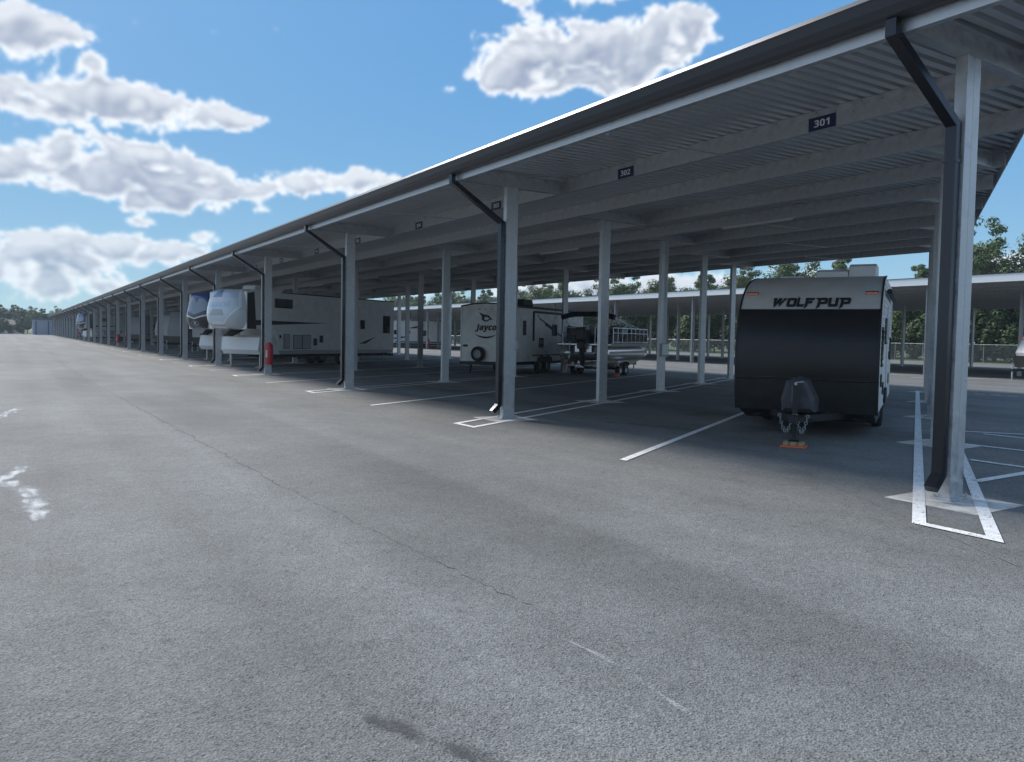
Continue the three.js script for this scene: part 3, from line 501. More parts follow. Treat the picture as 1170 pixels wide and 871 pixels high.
  const jk = part('tongue_jack', [tube([X, 0.12, 1.36], [X, 0.62, 1.36], 0.036, 0.036, 12), tube([X, 0.60, 1.36], [X, 0.98, 1.36], 0.05, 0.05, 12), rb(X - 0.08, X + 0.08, 0.09, 0.105, 1.28, 1.44, 0.005, 1)], M.frame, t);
  part('jack_crank', [tube([X, 0.98, 1.36], [X, 1.02, 1.36], 0.02), tube([X, 1.02, 1.36], [X + 0.12, 1.04, 1.40], 0.01)], M.galv, jk);
  const cover = (sc) => [[-0.20 * sc, 0], [-0.22 * sc, 0.2], [-0.14 * sc, 0.5], [0.02, 0.56], [0.16 * sc, 0.5], [0.30 * sc, 0.2], [0.30 * sc, 0]];
  part('tank_cover', [extrudeZ(cover(1).map(p => [X - 0.03 + p[0], 0.54 + p[1]]), 0.55, 1.20, 0.06)], M.cover, t);
  part('cover_slot', [rb(X - 0.075, X - 0.04, 0.70, 0.95, 1.196, 1.212, 0.006, 1)], M.rim, t);
  const loop = (x0, x1, d, z) => { const gs = []; for (let i = 0; i <= 14; i++) { const a = i / 14, x = mix(x0, x1, a), y = 0.5 - d * Math.sin(a * Math.PI) - 0.0; const g = new THREE.TorusGeometry(0.023, 0.007, 5, 8); g.rotateY(i % 2 ? Math.PI / 2 : 0).translate(x, y, z); gs.push(g); } return gs; };
  part('safety_chain', [loop(X - 0.22, X - 0.02, 0.25, 1.42), loop(X + 0.03, X + 0.2, 0.25, 1.42)], M.box, t);
  part('cable', [pipe([[-0.35, 0.52, 0.2], [-0.1, 0.44, 0.9], [0.05, 0.5, 1.3]], 0.008), pipe([[0.4, 0.5, 0.2], [0.3, 0.4, 0.8], [0.14, 0.48, 1.3]], 0.01)], M.rubber, t);
  for (const s of [-1, 1]) part('stabiliser', [bar([s * 0.75, 0.36, -0.3], [s * 0.95, 0.28, -0.75], 0.05, 0.04)], M.frame, t);
  const pad = thing('jack_block', 'wooden blocks on a red-orange base under the tongue jack', 'block', stall(-2.03, -3.49), TH);
  part('base', [rb(-0.19, 0.19, 0.002, 0.028, -0.16, 0.16, 0.008, 1)], M.orange, pad);
  for (const [x0, x1] of [[-0.15, -0.06], [-0.05, 0.06], [0.07, 0.15]]) part('block', [rb(x0, x1, 0.030, 0.088, -0.12, 0.12, 0.006, 1)], M.wood, pad);
}

// ---------------------------------------------------------------- travel trailer with spare tyre
{
  const t = thing('travel_trailer', 'white travel trailer seen from behind with bird logo and spare tyre', 'trailer', stall(-17.1, -20.0), TH);
  const W = 1.23, LEN = 8.2, y0 = 0.58;
  const top = [[-W, 2.98], [-0.6, 3.08], [0, 3.11], [0.6, 3.08], [W, 2.98]];
  part('body', [extrudeZ([[-W, y0], ...top, [W, y0]].map(p => [p[0] * 0.985, p[1] - 0.012]), -LEN, -0.02)], M.siding, t);
  const rear = []; for (let y = y0 + 0.02; y < 2.94; y += 0.1) rear.push(extrudeX([[-0.02, y], [-0.006, y], [-0.014, y + 0.092], [-0.02, y + 0.1]], -W + 0.04, W - 0.04));
  part('rear_siding', rear, M.siding, t);
  part('side_siding', sidingSheet(-0.05, -LEN + 0.1, y0 + 0.02, 2.9, W * 0.985, 0.1, 1), M.siding, t);
  for (const s of [-1, 1]) part('corner_trim', [bx(s * W - 0.03, s * W + 0.03, y0, 2.98, -0.05, 0.012)], M.white, t);
  part('roof_trim', [extrudeZ([[-W - 0.03, 2.955], ...top.map(p => [p[0] * 1.02, p[1] + 0.05]), [W + 0.03, 2.955], ...[...top].reverse()], -LEN, 0.02)], M.frame, t);
  part('bumper', [rb(-W, W, 0.42, 0.54, -0.05, 0.09, 0.015, 1)], M.frame, t);
  part('chassis', [bx(-0.9, -0.8, 0.4, 0.57, -LEN - 1.0, -0.06), bx(0.8, 0.9, 0.4, 0.57, -LEN - 1.0, -0.06), bx(-0.9, 0.9, 0.42, 0.56, -4.2, -3.2)], M.frame, t);
  // spare tyre
  const sp = part('spare_tyre', [wheelGeo(0.33, 0.2).rotateY(Math.PI / 2).translate(-0.28, 0.90, 0.13)], M.rubber, t); part('rim', [rimGeo(0.33, 0.2).rotateY(-Math.PI / 2).translate(-0.28, 0.90, 0.13)], M.box, sp);
  // emblem: bird over the name over an arc
  const pr = [];
  pr.push(extrudeZ([[-0.36, 0.30], [-0.06, 0.20], [0.14, 0.17], [0.24, 0.06], [0.36, -0.02], [0.2, -0.02], [0.08, -0.10], [-0.1, -0.09], [-0.22, 0.0], [-0.2, 0.12]], 0, 0.004, 0, [[[-0.1, 0.03], [-0.02, -0.04], [0.09, -0.04], [0.17, 0.03], [0.08, 0.1], [-0.04, 0.1]]]).translate(0.0, 2.42, 0));
  pr.push(text('Jayco', 0.25, 0.004, 1.15, 0.011).applyMatrix4(new THREE.Matrix4().makeShear(0, 0, 0.25, 0, 0, 0)).translate(0.02, 2.03, 0));
  { const a = [], b = []; for (let i = 0; i <= 16; i++) { const u = i / 16 * 2 - 1; a.push([u * 0.58, 1.58 + u * u * 0.2 + 0.0]); b.push([u * 0.58, 1.58 + u * u * 0.2 + 0.085 * (1 - u * u)]); } pr.push(extrudeZ(a.concat(b.reverse()), 0, 0.004)); }
  const em = part('emblem', pr, M.frame, t); em.position.set(0.02, 0, -0.004);
  for (const x of [-0.32, 0, 0.32]) part('marker_light', [rb(x - 0.05, x + 0.05, 2.84, 2.88, -0.008, 0.012, 0.006, 1)], M.amber, t);
  for (const s of [-1, 1]) { part('tail_light', [rb(s * 1.0 - 0.12, s * 1.0 + 0.12, 1.2, 1.3, -0.008, 0.014, 0.01, 1)], M.frame, t); }
  part('licence_plate', [rb(-1.12, -0.84, 1.02, 1.16, -0.006, 0.008, 0.004, 1)], M.white, t);
  // side: door, windows, slide line, wheels
  const sx = W * 0.985 + 0.014;
  const dr = part('entry_door', [rb(sx - 0.012, sx + 0.012, 0.75, 2.65, -1.62, -1.1, 0.01, 1)], M.white, t); part('door_window', [rb(sx + 0.0125, sx + 0.017, 1.75, 2.4, -1.53, -1.19, 0.002, 1)], M.glass, dr);
  part('awning_arm', [bx(sx - 0.01, sx + 0.05, 1.5, 2.85, -2.32, -2.22), bx(sx - 0.01, sx + 0.05, 2.78, 2.88, -LEN + 0.5, -2.33)], M.frame, t);
  for (const [z0, z1, a, b] of [[-2.9, -3.4, 1.2, 1.65], [-4.3, -4.9, 1.75, 2.3], [-5.8, -6.6, 1.7, 2.3]]) { const f = part('window', [rb(sx - 0.01, sx + 0.012, a, b, z1, z0, 0.008, 1)], M.frame, t); part('pane', [bx(sx + 0.0125, sx + 0.015, a + 0.04, b - 0.04, z1 + 0.04, z0 - 0.04)], M.glass, f); }
  for (const [z, y] of [[-2.9, 2.55], [-3.5, 2.3]]) part('side_stripe', [bar([sx + 0.002, y, z], [sx + 0.002, y - 0.55, z - 1.9], 0.008, 0.07)], M.frame, t);
  part('side_stripe', [bx(sx - 0.002, sx + 0.004, 0.82, 0.87, -7.5, -2.2)], M.frame, t);
  for (const [z, y] of [[-2.75, 2.62], [-4.6, 2.6], [-3.7, 0.95], [-5, 1.05]]) part('marker_light', [rb(sx - 0.005, sx + 0.014, y, y + 0.07, z - 0.06, z, 0.005, 1)], M.frame, t);
  for (const z of [-3.15, -3.95]) for (const s of [-1, 1]) wheel(t, s * (W - 0.14), 0.34, z, 0.34, 0.2, s);
  part('fender', [extrudeX([[-2.72, 0.5], [-2.8, 0.74], [-3.15, 0.82], [-3.55, 0.76], [-3.95, 0.82], [-4.3, 0.74], [-4.38, 0.5]], sx - 0.02, sx + 0.02)], M.frame, t);
  part('air_conditioner', [extrudeX([[-1.9, 3.12], [-1.95, 3.34], [-2.1, 3.40], [-2.9, 3.40], [-3.0, 3.12]], 0.1, 0.85, 0.03)], M.blackMatte, t);
  part('roof_vent', [rb(-0.2, 0.2, 3.13, 3.22, -4.4, -4.0, 0.02, 1)], M.white, t);
  part('rear_stabiliser', [bar([-0.8, 0.42, -0.2], [-0.95, 0.03, -0.35], 0.05, 0.05), bar([0.8, 0.42, -0.2], [0.95, 0.03, -0.35], 0.05, 0.05)], M.frame, t);
  part('tongue_jack', [tube([0, 0.01, -LEN - 1.0], [0, 0.8, -LEN - 1.0], 0.04)], M.frame, t);
}

// ---------------------------------------------------------------- pontoon boat on its trailer
{
  const t = thing('pontoon_boat', 'pontoon boat with black outboard and folded black canopy', 'boat', stall(-13.3, -21.0), TH);
  const W = 1.25, LEN = 6.2, py = 1.02;
  for (const s of [-1, 1]) {
    const prof = [[0, 0], [0.20, 0.05], [0.31, 0.16], [0.315, 0.3], [0.315, LEN - 1.2], [0.30, LEN - 0.9], [0.22, LEN - 0.4], [0.08, LEN - 0.08], [0, LEN]].map(p => new THREE.Vector2(...p));
    const p = part('pontoon', [new THREE.LatheGeometry(prof, 24).rotateX(-Math.PI / 2).translate(s * 0.86, py, -0.9)], M.alu, t);
    part('keel', [bx(s * 0.86 - 0.01, s * 0.86 + 0.01, py - 0.36, py - 0.3, -LEN + 0.6, -1.3)], M.alu, p);
  }
  part('deck', [rb(-W, W, 1.36, 1.44, -LEN - 0.3, -1.05, 0.02, 1)], M.alu, t);
  part('deck_edge', [bx(-W - 0.012, -W + 0.0, 1.33, 1.47, -LEN - 0.3, -1.1), bx(W, W + 0.012, 1.33, 1.47, -LEN - 0.3, -1.1)], M.rim, t);
  // railings: tubes, panels
  for (const s of [-1, 1]) {
    const rr = part('railing', [tube([s * (W - 0.05), 2.14, -1.5], [s * (W - 0.05), 2.14, -LEN - 0.1], 0.02), tube([s * (W - 0.05), 1.92, -1.5], [s * (W - 0.05), 1.92, -LEN - 0.1], 0.016), tube([s * (W - 0.05), 1.52, -1.5], [s * (W - 0.05), 1.52, -LEN - 0.1], 0.016), ...Array.from({ length: 9 }, (_, i) => tube([s * (W - 0.05), 1.44, -1.5 - i * 0.6], [s * (W - 0.05), 2.14, -1.5 - i * 0.6], 0.016))], M.alu, t);
    part('side_panel', [bx(s * (W - 0.045) - 0.006, s * (W - 0.045) + 0.006, 1.46, 1.86, -LEN + 0.6, -2.9), bx(s * (W - 0.045) - 0.006, s * (W - 0.045) + 0.006, 1.54, 1.80, -LEN - 0.05, -LEN + 0.59)], M.blackGloss, t);
  }
  part('bow_rail', [tube([-W + 0.05, 2.14, -LEN - 0.1], [W - 0.05, 2.14, -LEN - 0.1], 0.02), tube([-W + 0.05, 1.92, -LEN - 0.1], [W - 0.05, 1.92, -LEN - 0.1], 0.016)], M.alu, t);
  part('stern_rail', [tube([-W + 0.05, 2.14, -1.5], [-0.35, 2.14, -1.5], 0.02), tube([0.35, 2.14, -1.5], [W - 0.05, 2.14, -1.5], 0.02), tube([-0.35, 1.44, -1.5], [-0.35, 2.14, -1.5], 0.018), tube([0.35, 1.44, -1.5], [0.35, 2.14, -1.5], 0.018)], M.alu, t);
  for (const [x0, x1, z0, z1] of [[-1.12, -0.5, -2.6, -1.7], [0.5, 1.12, -5.6, -3.9], [-1.12, -0.5, -5.8, -4.2], [0.45, 1.12, -2.7, -1.7]]) { const s = part('bench_seat', [rb(x0, x1, 1.45, 1.85, z0, z1, 0.05)], M.cover, t); part('seat_back', [rb(x0 > 0 ? x1 - 0.16 : x0, x0 > 0 ? x1 : x0 + 0.16, 1.86, 2.2, z0, z1, 0.05)], M.blackMatte, s); }
  const hc = part('helm_console', [extrudeX([[-3.0, 1.44], [-3.02, 2.1], [-3.2, 2.25], [-3.55, 2.3], [-3.7, 1.44]], 0.35, 1.1, 0.03)], M.rvGrey, t); part('steering_wheel', [new THREE.TorusGeometry(0.17, 0.018, 6, 18).rotateX(-0.5).translate(0.7, 2.24, -2.98)], M.frame, hc); part('windscreen', [bx(0.42, 1.03, 2.28, 2.55, -3.55, -3.53)], M.glass, hc);
  // folded canopy on struts
  const bc = part('folded_canopy', [pipe([[-W + 0.0, 2.60, -1.5], [-0.7, 2.72, -1.46], [0, 2.74, -1.5], [0.7, 2.72, -1.46], [W - 0.0, 2.60, -1.5]], 0.12, 10)], M.canvas, t);
  part('canopy_strut', [...[-1, 1].flatMap(s => [tube([s * (W - 0.05), 2.14, -2.4], [s * (W - 0.05), 2.6, -1.55], 0.014), tube([s * (W - 0.05), 2.14, -5.0], [s * (W - 0.05), 2.62, -1.55], 0.014), tube([s * (W - 0.05), 2.14, -4.2], [s * (W - 0.05), 2.6, -1.5], 0.014)])], M.alu, bc);
  // outboard
  const ob = part('outboard_motor', [rb(-0.26, 0.26, 1.52, 2.15, -1.25, -0.55, 0.12, 4), rb(-0.17, 0.17, 1.2, 1.53, -1.1, -0.66, 0.05)], M.blackGloss, t);
  part('leg', [rb(-0.08, 0.08, 0.52, 1.22, -0.98, -0.70, 0.04), rb(-0.03, 0.03, 0.32, 0.55, -0.92, -0.70, 0.015), rb(-0.16, 0.16, 0.62, 0.65, -0.95, -0.52, 0.01, 1), tube([0, 0.5, -1.02], [0, 0.5, -0.56], 0.06, 0.045, 12)], M.blackMatte, ob);
  part('propeller', [0, 1, 2].map(i => new THREE.SphereGeometry(0.11, 8, 6).scale(0.6, 1, 0.14).translate(0, 0.1, 0).rotateZ(i * 2.094).translate(0, 0.5, -0.53)), M.rim, ob);
  part('motor_mount', [rb(-0.4, 0.4, 1.05, 1.36, -1.4, -1.0, 0.02, 1)], M.alu, t);
  part('ladder', [tube([-0.95, 0.75, -0.98], [-0.95, 1.5, -1.04], 0.014), tube([-0.65, 0.75, -0.98], [-0.65, 1.5, -1.04], 0.014), tube([-0.95, 0.85, -0.98], [-0.65, 0.85, -0.98], 0.014), tube([-0.95, 1.1, -1.0], [-0.65, 1.1, -1.0], 0.014)], M.alu, t);
  // trailer
  const tr = thing('boat_trailer', 'tandem galvanised trailer under the pontoon boat', 'trailer', stall(-13.3, -21.0), TH);
  part('frame', [bar([-0.55, 0.55, -1.2], [-0.55, 0.55, -6.2], 0.07, 0.11), bar([0.55, 0.55, -1.2], [0.55, 0.55, -6.2], 0.07, 0.11), bar([-0.55, 0.55, -6.2], [0, 0.55, -8.0], 0.07, 0.11), bar([0.55, 0.55, -6.2], [0, 0.55, -8.0], 0.07, 0.11), ...[-1.4, -2.8, -4.2, -5.6].map(z => bx(-0.9, 0.9, 0.44, 0.5, z - 0.04, z + 0.04))], M.galv, tr);
  part('bunk', [bx(-0.95, -0.77, 0.604, 0.7, -5.8, -1.1), bx(0.77, 0.95, 0.604, 0.7, -5.8, -1.1), ...[-1.4, -2.8, -4.2, -5.6].flatMap(z => [bx(-0.89, -0.83, 0.5, 0.604, z - 0.03, z + 0.03), bx(0.83, 0.89, 0.5, 0.604, z - 0.03, z + 0.03)])], M.wood, tr);
  for (const z of [-2.6, -3.35]) for (const s of [-1, 1]) wheel(tr, s * 1.1, 0.3, z, 0.3, 0.19, s);
  for (const s of [-1, 1]) part('fender', [extrudeX([[-2.2, 0.45], [-2.3, 0.62], [-2.6, 0.68], [-3.35, 0.68], [-3.65, 0.62], [-3.75, 0.45], [-3.7, 0.45], [-3.62, 0.59], [-3.35, 0.65], [-2.6, 0.65], [-2.33, 0.59], [-2.25, 0.45]], s * 1.1 - 0.12, s * 1.1 + 0.12)], M.alu, tr);
  part('axle', [tube([-1.05, 0.3, -2.6], [1.05, 0.3, -2.6], 0.03), tube([-1.05, 0.3, -3.35], [1.05, 0.3, -3.35], 0.03), bx(-0.58, -0.52, 0.3, 0.5, -3.5, -2.4), bx(0.52, 0.58, 0.3, 0.5, -3.5, -2.4)], M.frame, tr);
  for (const s of [-1, 1]) part('tail_light', [rb(s * 0.9 - 0.1, s * 0.9 + 0.1, 0.5, 0.6, -1.24, -1.19, 0.01, 1)], M.red, tr);
  part('licence_plate', [rb(-0.35, -0.05, 0.36, 0.5, -1.22, -1.21, 0.004, 1)], M.white, tr);
  part('tongue_jack', [tube([0.1, 0.08, -7.6], [0.1, 0.9, -7.6], 0.035), wheelGeo(0.09, 0.05).translate(0.1, 0.09, -7.6)], M.galv, tr);
  solo('wheel_chock', [extrudeX([[0, 0.0], [0.0, 0.02], [-0.2, 0.16], [-0.26, 0.16], [-0.28, 0]], -0.09, 0.09).translate(1.1, 0.003, -2.18).rotateY(TH).translate(...stall(-13.3, -21.0))], M.orange, 'orange wheel chock in front of the boat trailer wheel', 'chock');
}

// ---------------------------------------------------------------- fifth-wheel campers
function canvasTex(w, h, draw) { const c = document.createElement('canvas'); c.width = w; c.height = h; draw(c.getContext('2d'), w, h); const t = new THREE.CanvasTexture(c); t.colorSpace = THREE.SRGBColorSpace; t.magFilter = THREE.LinearFilter; return t; }
const capArt = {
  mountain: canvasTex(512, 512, (c, w, h) => {
    c.fillStyle = '#c4c8cb'; c.fillRect(0, 0, w, h);
    const oct = s => { c.beginPath(); [[70, 40], [442, 40], [486, 240], [330, 400], [182, 400], [26, 240]].forEach(([x, y], i) => { const X = 256 + (x - 256) * s, Y = 220 + (y - 220) * s; i ? c.lineTo(X, Y) : c.moveTo(X, Y); }); c.closePath(); };
    c.fillStyle = '#e4eaee'; oct(1.0); c.fill(); c.fillStyle = '#cdd6dd'; oct(0.93); c.fill();
    c.fillStyle = '#b9c9dc'; c.beginPath(); c.moveTo(90, 66); c.lineTo(422, 66); c.lineTo(448, 180); c.lineTo(64, 180); c.fill();
    c.fillStyle = '#6d819f'; c.beginPath(); c.moveTo(160, 176); c.lineTo(226, 120); c.lineTo(254, 70); c.lineTo(284, 140); c.lineTo(292, 176); c.fill();
    c.fillStyle = '#eef2f4'; c.beginPath(); c.ellipse(320, 92, 42, 18, -0.2, 0, 7); c.fill();
    c.fillStyle = '#a9b8cd'; c.font = 'bold 50px sans-serif'; c.textAlign = 'center'; c.fillText('AVALANCHE', 256, 244, 380);
    c.fillStyle = '#a9aca9'; c.beginPath(); c.moveTo(150, 312); c.lineTo(200, 262); c.lineTo(330, 262); c.lineTo(352, 312); c.fill();
    c.fillStyle = '#e2e8ec'; c.fillRect(186, 368, 140, 18); c.fillStyle = '#a5aaae'; c.fillRect(170, 404, 172, 16);
    c.fillStyle = '#dfe2e3'; c.beginPath(); c.moveTo(176, 430); c.lineTo(336, 430); c.lineTo(380, 512); c.lineTo(150, 512); c.fill(); c.fillStyle = '#a3a7aa'; c.fillRect(200, 466, 130, 12);
  }),
  dark: canvasTex(512, 512, (c, w, h) => {
    c.fillStyle = '#cfd3d5'; c.fillRect(0, 0, w, h);
    c.fillStyle = '#20242b'; c.beginPath(); c.moveTo(70, 10); c.lineTo(442, 10); c.lineTo(480, 300); c.lineTo(400, 440); c.lineTo(112, 440); c.lineTo(32, 300); c.fill();
    c.fillStyle = '#2d4a8c'; c.beginPath(); c.moveTo(110, 40); c.lineTo(402, 40); c.lineTo(424, 230); c.lineTo(256, 270); c.lineTo(88, 230); c.fill();
    c.fillStyle = '#8a94a4'; c.beginPath(); c.moveTo(92, 190); c.quadraticCurveTo(180, 130, 256, 190); c.quadraticCurveTo(330, 140, 420, 190); c.lineTo(424, 230); c.lineTo(256, 275); c.lineTo(88, 230); c.fill();
    c.fillStyle = '#c9d2e0'; c.font = 'bold 40px sans-serif'; c.textAlign = 'center'; c.fillText('GRAND', 256, 72); c.font = '20px sans-serif'; c.fillText('FIFTH WHEEL', 256, 100);
    c.strokeStyle = '#dfe3e6'; c.lineWidth = 14; c.beginPath(); c.moveTo(40, 270); c.lineTo(256, 318); c.lineTo(472, 270); c.stroke();
    c.strokeStyle = '#aab2ba'; c.lineWidth = 5; c.beginPath(); c.ellipse(256, 372, 60, 26, 0, 0, 7); c.stroke(); c.fillStyle = '#c8ccd0'; c.beginPath(); c.ellipse(256, 372, 18, 14, 0, 0, 7); c.fill();
  }),
};
const capMat = k => new THREE.MeshPhysicalMaterial({ map: capArt[k], roughness: 0.25, clearcoat: 0.6, clearcoatRoughness: 0.1 });
const capMats = { mountain: capMat('mountain'), dark: capMat('dark') };
function fifthWheel(pos, label, art, LEN, H = 3.72) {
  const t = thing('fifth_wheel_camper', label, 'camper', pos, TH);
  const W = 1.22, yc = 1.80; // underside of the nose
  // nose cap: curved grid
  const prof = spline([[-0.62, yc - 0.02], [-0.28, yc + 0.06], [-0.06, yc + 0.35], [0, yc + 0.72], [-0.08, yc + 1.15], [-0.26, H - 0.22], [-0.5, H - 0.04], [-0.85, H]], 22), nu = 20;
  const p = [], uv = [], idx = [];
  prof.forEach(([z, y], j) => { for (let i = 0; i <= nu; i++) { const u = i / nu * 2 - 1; p.push(u * W * (1 - 0.03 * Math.pow(Math.abs(y - 2.6), 2)), y, z - 0.62 * Math.pow(Math.abs(u), 3.2)); uv.push(i / nu, j / (prof.length - 1)); } });
  for (let j = 0; j < prof.length - 1; j++) for (let i = 0; i < nu; i++) { const a = j * (nu + 1) + i; idx.push(a, a + 1, a + nu + 1, a + 1, a + nu + 2, a + nu + 1); }
  const g = new THREE.BufferGeometry(); g.setAttribute('position', new THREE.Float32BufferAttribute(p, 3)); g.setAttribute('uv', new THREE.Float32BufferAttribute(uv, 2)); g.setIndex(idx); g.computeVertexNormals();
  part('nose_cap', ready(g), capMats[art], t);
  const z0 = -0.66;
  part('upper_body', [extrudeX([[z0, yc], [z0 - 0.02, H - 0.14], [z0 - 0.4, H - 0.02], [-2.9, H], [-LEN, H - 0.1], [-LEN, 0.8], [-2.6, 0.8], [-2.6, 1.5], [-2.35, yc - 0.0]], -W + 0.01, W - 0.01, 0.02)], M.rvWhite, t);
  for (const s of [-1, 1]) part('nose_band', [extrudeX([[-0.70, yc + 0.02], [-0.72, H - 0.2], [-1.12, H - 0.12], [-1.25, yc + 0.02]], s * W - 0.006, s * W + 0.006)], M.frame, t);
  part('lower_body', [extrudeX([[-1.5, 0.62], [-1.34, 0.84], [-1.46, 1.42], [-1.8, 1.52], [-2.3, 1.52], [-2.75, 0.62]], -W + 0.02, W + 0.01, 0.02)], M.white, t);
  part('skirt', [bx(-W + 0.04, W - 0.04, 0.62, 0.798, -LEN + 0.02, -2.62)], M.rvGrey, t);
  part('side_stripe', [extrudeX([[-0.9, 1.98], [-6.2, 2.2], [-0.9, 2.24]], W + 0.002, W + 0.008), extrudeX([[-8.7, 1.15], [-10.2, 1.55], [-9.3, 1.15]], W + 0.002, W + 0.008)], M.frame, t);
  for (const [za, zb, ya, yb2] of [[-2.4, -3.6, 2.85, 3.3], [-8.8, -9.2, 1.95, 2.45], [-10.85, -11.5, 1.75, 2.75]]) { const f = part('window', [rb(W - 0.005, W + 0.014, ya, yb2, zb, za, 0.01, 1)], M.frame, t); part('pane', [bx(W + 0.0145, W + 0.017, ya + 0.03, yb2 - 0.03, zb + 0.03, za - 0.03)], M.glass, f); }
  for (const [za, zb, ya, yb2] of [[-1.62, -2.3, 0.8, 1.38], [-3.0, -3.4, 0.9, 1.6], [-3.65, -4.26, 0.88, 1.58], [-4.28, -4.9, 0.88, 1.58]]) { const h = part('storage_door', [rb(W + 0.0, W + 0.022, ya, yb2, zb, za, 0.01, 1)], M.frame, t); part('door_skin', [rb(W + 0.0225, W + 0.028, ya + 0.025, yb2 - 0.025, zb + 0.025, za - 0.025, 0.002, 1)], za > -2.2 ? M.white : M.rvGrey, h); }
  for (const [za, ya, s] of [[-5.1, 1.05, 0.36], [-5.55, 1.2, 0.36], [-2.72, 1.4, 0.16]]) part('hatch', [rb(W - 0.004, W + 0.015, ya, ya + s, za - s * 0.7, za, 0.006, 1)], M.frame, t);
  part('roof_edge', [bx(W - 0.02, W + 0.012, H - 0.09, H - 0.035, -LEN, -2.9)], M.frame, t);
  part('air_conditioner', [extrudeX([[-1.9, H + 0.005], [-1.95, H + 0.22], [-2.1, H + 0.28], [-2.8, H + 0.28], [-2.9, H + 0.005]], -0.4, 0.4, 0.03)], M.white, t);
  part('pin_box', [extrudeX([[-0.95, yc - 0.02], [-0.7, yc - 0.26], [-0.55, yc - 0.26], [-0.55, yc - 0.34], [-0.8, yc - 0.34], [-1.6, yc - 0.02]], -0.16, 0.16)], M.frame, t);
  for (const s of [-1, 1]) { part('landing_leg', [tube([s * 0.95, 0.05, -1.75], [s * 0.95, 0.66, -1.75], 0.045, 0.045, 10), rb(s * 0.95 - 0.12, s * 0.95 + 0.12, 0.03, 0.055, -1.87, -1.63, 0.006, 1)], M.galv, t); part('leg_pad', [rb(s * 0.95 - 0.17, s * 0.95 + 0.17, 0.003, 0.029, -1.92, -1.58, 0.006, 1)], M.yellow, t); }
  const wz = -LEN * 0.62;
  for (const z of [wz, wz - 0.86]) for (const s of [-1, 1]) wheel(t, s * (W - 0.16), 0.38, z, 0.38, 0.22, s);
  part('chassis', [bx(-0.8, -0.68, 0.45, 0.618, -LEN + 0.1, -2.6), bx(0.68, 0.8, 0.45, 0.618, -LEN + 0.1, -2.6), bx(-0.67, 0.67, 0.45, 0.6, wz - 1.1, wz + 0.3), bx(-W + 0.1, W - 0.1, 0.45, 0.58, -LEN - 0.1, -LEN + 0.08)], M.frame, t);
  for (const s of [-1, 1]) part('rear_jack', [bar([s * 0.8, 0.46, -LEN + 0.5], [s * 0.95, 0.02, -LEN + 0.6], 0.06, 0.06)], M.galv, t);
  return t;
}
fifthWheel(stall(-28.8, -15.65), 'large silver-nosed fifth-wheel camper with mountain graphic beside the red extinguisher', 'mountain', 11.9, 3.66);
fifthWheel(stall(-36.55, -20.9), 'fifth-wheel camper with dark blue window graphic left of the silver-nosed one', 'dark', 11.5, 3.92);
fifthWheel([-119, 0, 0.9], 'distant fifth-wheel camper nose far down the carport', 'dark', 11.5, 3.95);

// ---------------------------------------------------------------- plainer campers further off
function plainCamper(pos, label, o) {
  const t = thing('travel_trailer', label, 'trailer', pos, o.turn || 0), W = 1.22, LEN = o.len || 7.5, H = o.h || 3.2, y0 = 0.62;
  part('body', [extrudeX(o.slant ? [[-0.05, 1.2], [0, 1.35], [-0.75, H - 0.1], [-1.05, H], [-LEN, H - 0.04], [-LEN, y0], [-0.25, y0]] : [[0, 0.9], [0.0, 1.9], [-0.35, H - 0.2], [-0.7, H], [-LEN, H - 0.04], [-LEN, y0], [-0.1, y0]], -W, W, 0.03)], o.mat || M.rvWhite, t);
  part('nose_guard', [extrudeX(o.slant ? [[0.02, 0.62], [0.03, 1.18], [-0.06, 1.19], [-0.25, 0.62]] : [[0.02, 0.62], [0.03, 1.18], [-0.02, 1.19], [-0.1, 0.62]], -W + 0.01, W - 0.01)], M.frame, t);
  for (const s of [-1, 1]) {
    for (const [z0, z1, a, b] of [[-1.4, -2.3, 1.75, 2.35], [-3.2, -3.6, 1.9, 2.3], [-4.8, -6.0, 1.6, 2.35]]) { const f = part('window', [rb(s * W - 0.012, s * W + 0.012, a, b, z1, z0, 0.008, 1)], M.frame, t); part('pane', [bx(s * (W + 0.014) - 0.0015, s * (W + 0.014) + 0.0015, a + 0.04, b - 0.04, z1 + 0.04, z0 - 0.04)], M.glass, f); }
    part('side_stripe', [extrudeX([[-0.7, 1.15], [-2.4, 1.5], [-3.4, 1.5], [-1.9, 1.15]], s * W - 0.006, s * W + 0.006), extrudeX([[-LEN + 0.4, 0.72], [-LEN + 0.4, 0.86], [-1.6, 0.86], [-1.6, 0.72]], s * W - 0.006, s * W + 0.006), extrudeX([[-3.2, 2.6], [-4.6, 2.95], [-5.6, 2.95], [-4.2, 2.6]], s * W - 0.006, s * W + 0.006)], M.frame, t);
    for (const z of [-LEN * 0.58, -LEN * 0.58 - 0.8]) wheel(t, s * (W - 0.15), 0.34, z, 0.34, 0.2, s);
  }
  part('chassis', [bx(-0.9, 0.9, 0.42, 0.618, -LEN + 0.05, -0.3), bar([-0.6, 0.5, -0.3], [0, 0.5, 1.1], 0.08, 0.11), bar([0.6, 0.5, -0.3], [0, 0.5, 1.1], 0.08, 0.11)], M.frame, t);
  part('tongue_jack', [tube([0, 0.01, 1.0], [0, 0.85, 1.0], 0.04)], M.galv, t);
  part('air_conditioner', [rb(-0.4, 0.4, H - 0.03, H + 0.22, -3.6, -2.7, 0.06)], M.white, t);
  for (const s of [-1, 1]) part('marker_light', [rb(s * 0.9 - 0.06, s * 0.9 + 0.06, 1.98, 2.06, -0.14, -0.02, 0.01, 1)], M.amber, t);
  return t;
}
plainCamper([-13.65, 0, -33.6], 'white camper with dark lower nose at the right edge under the second carport', { slant: true, h: 3.0, turn: -TH });
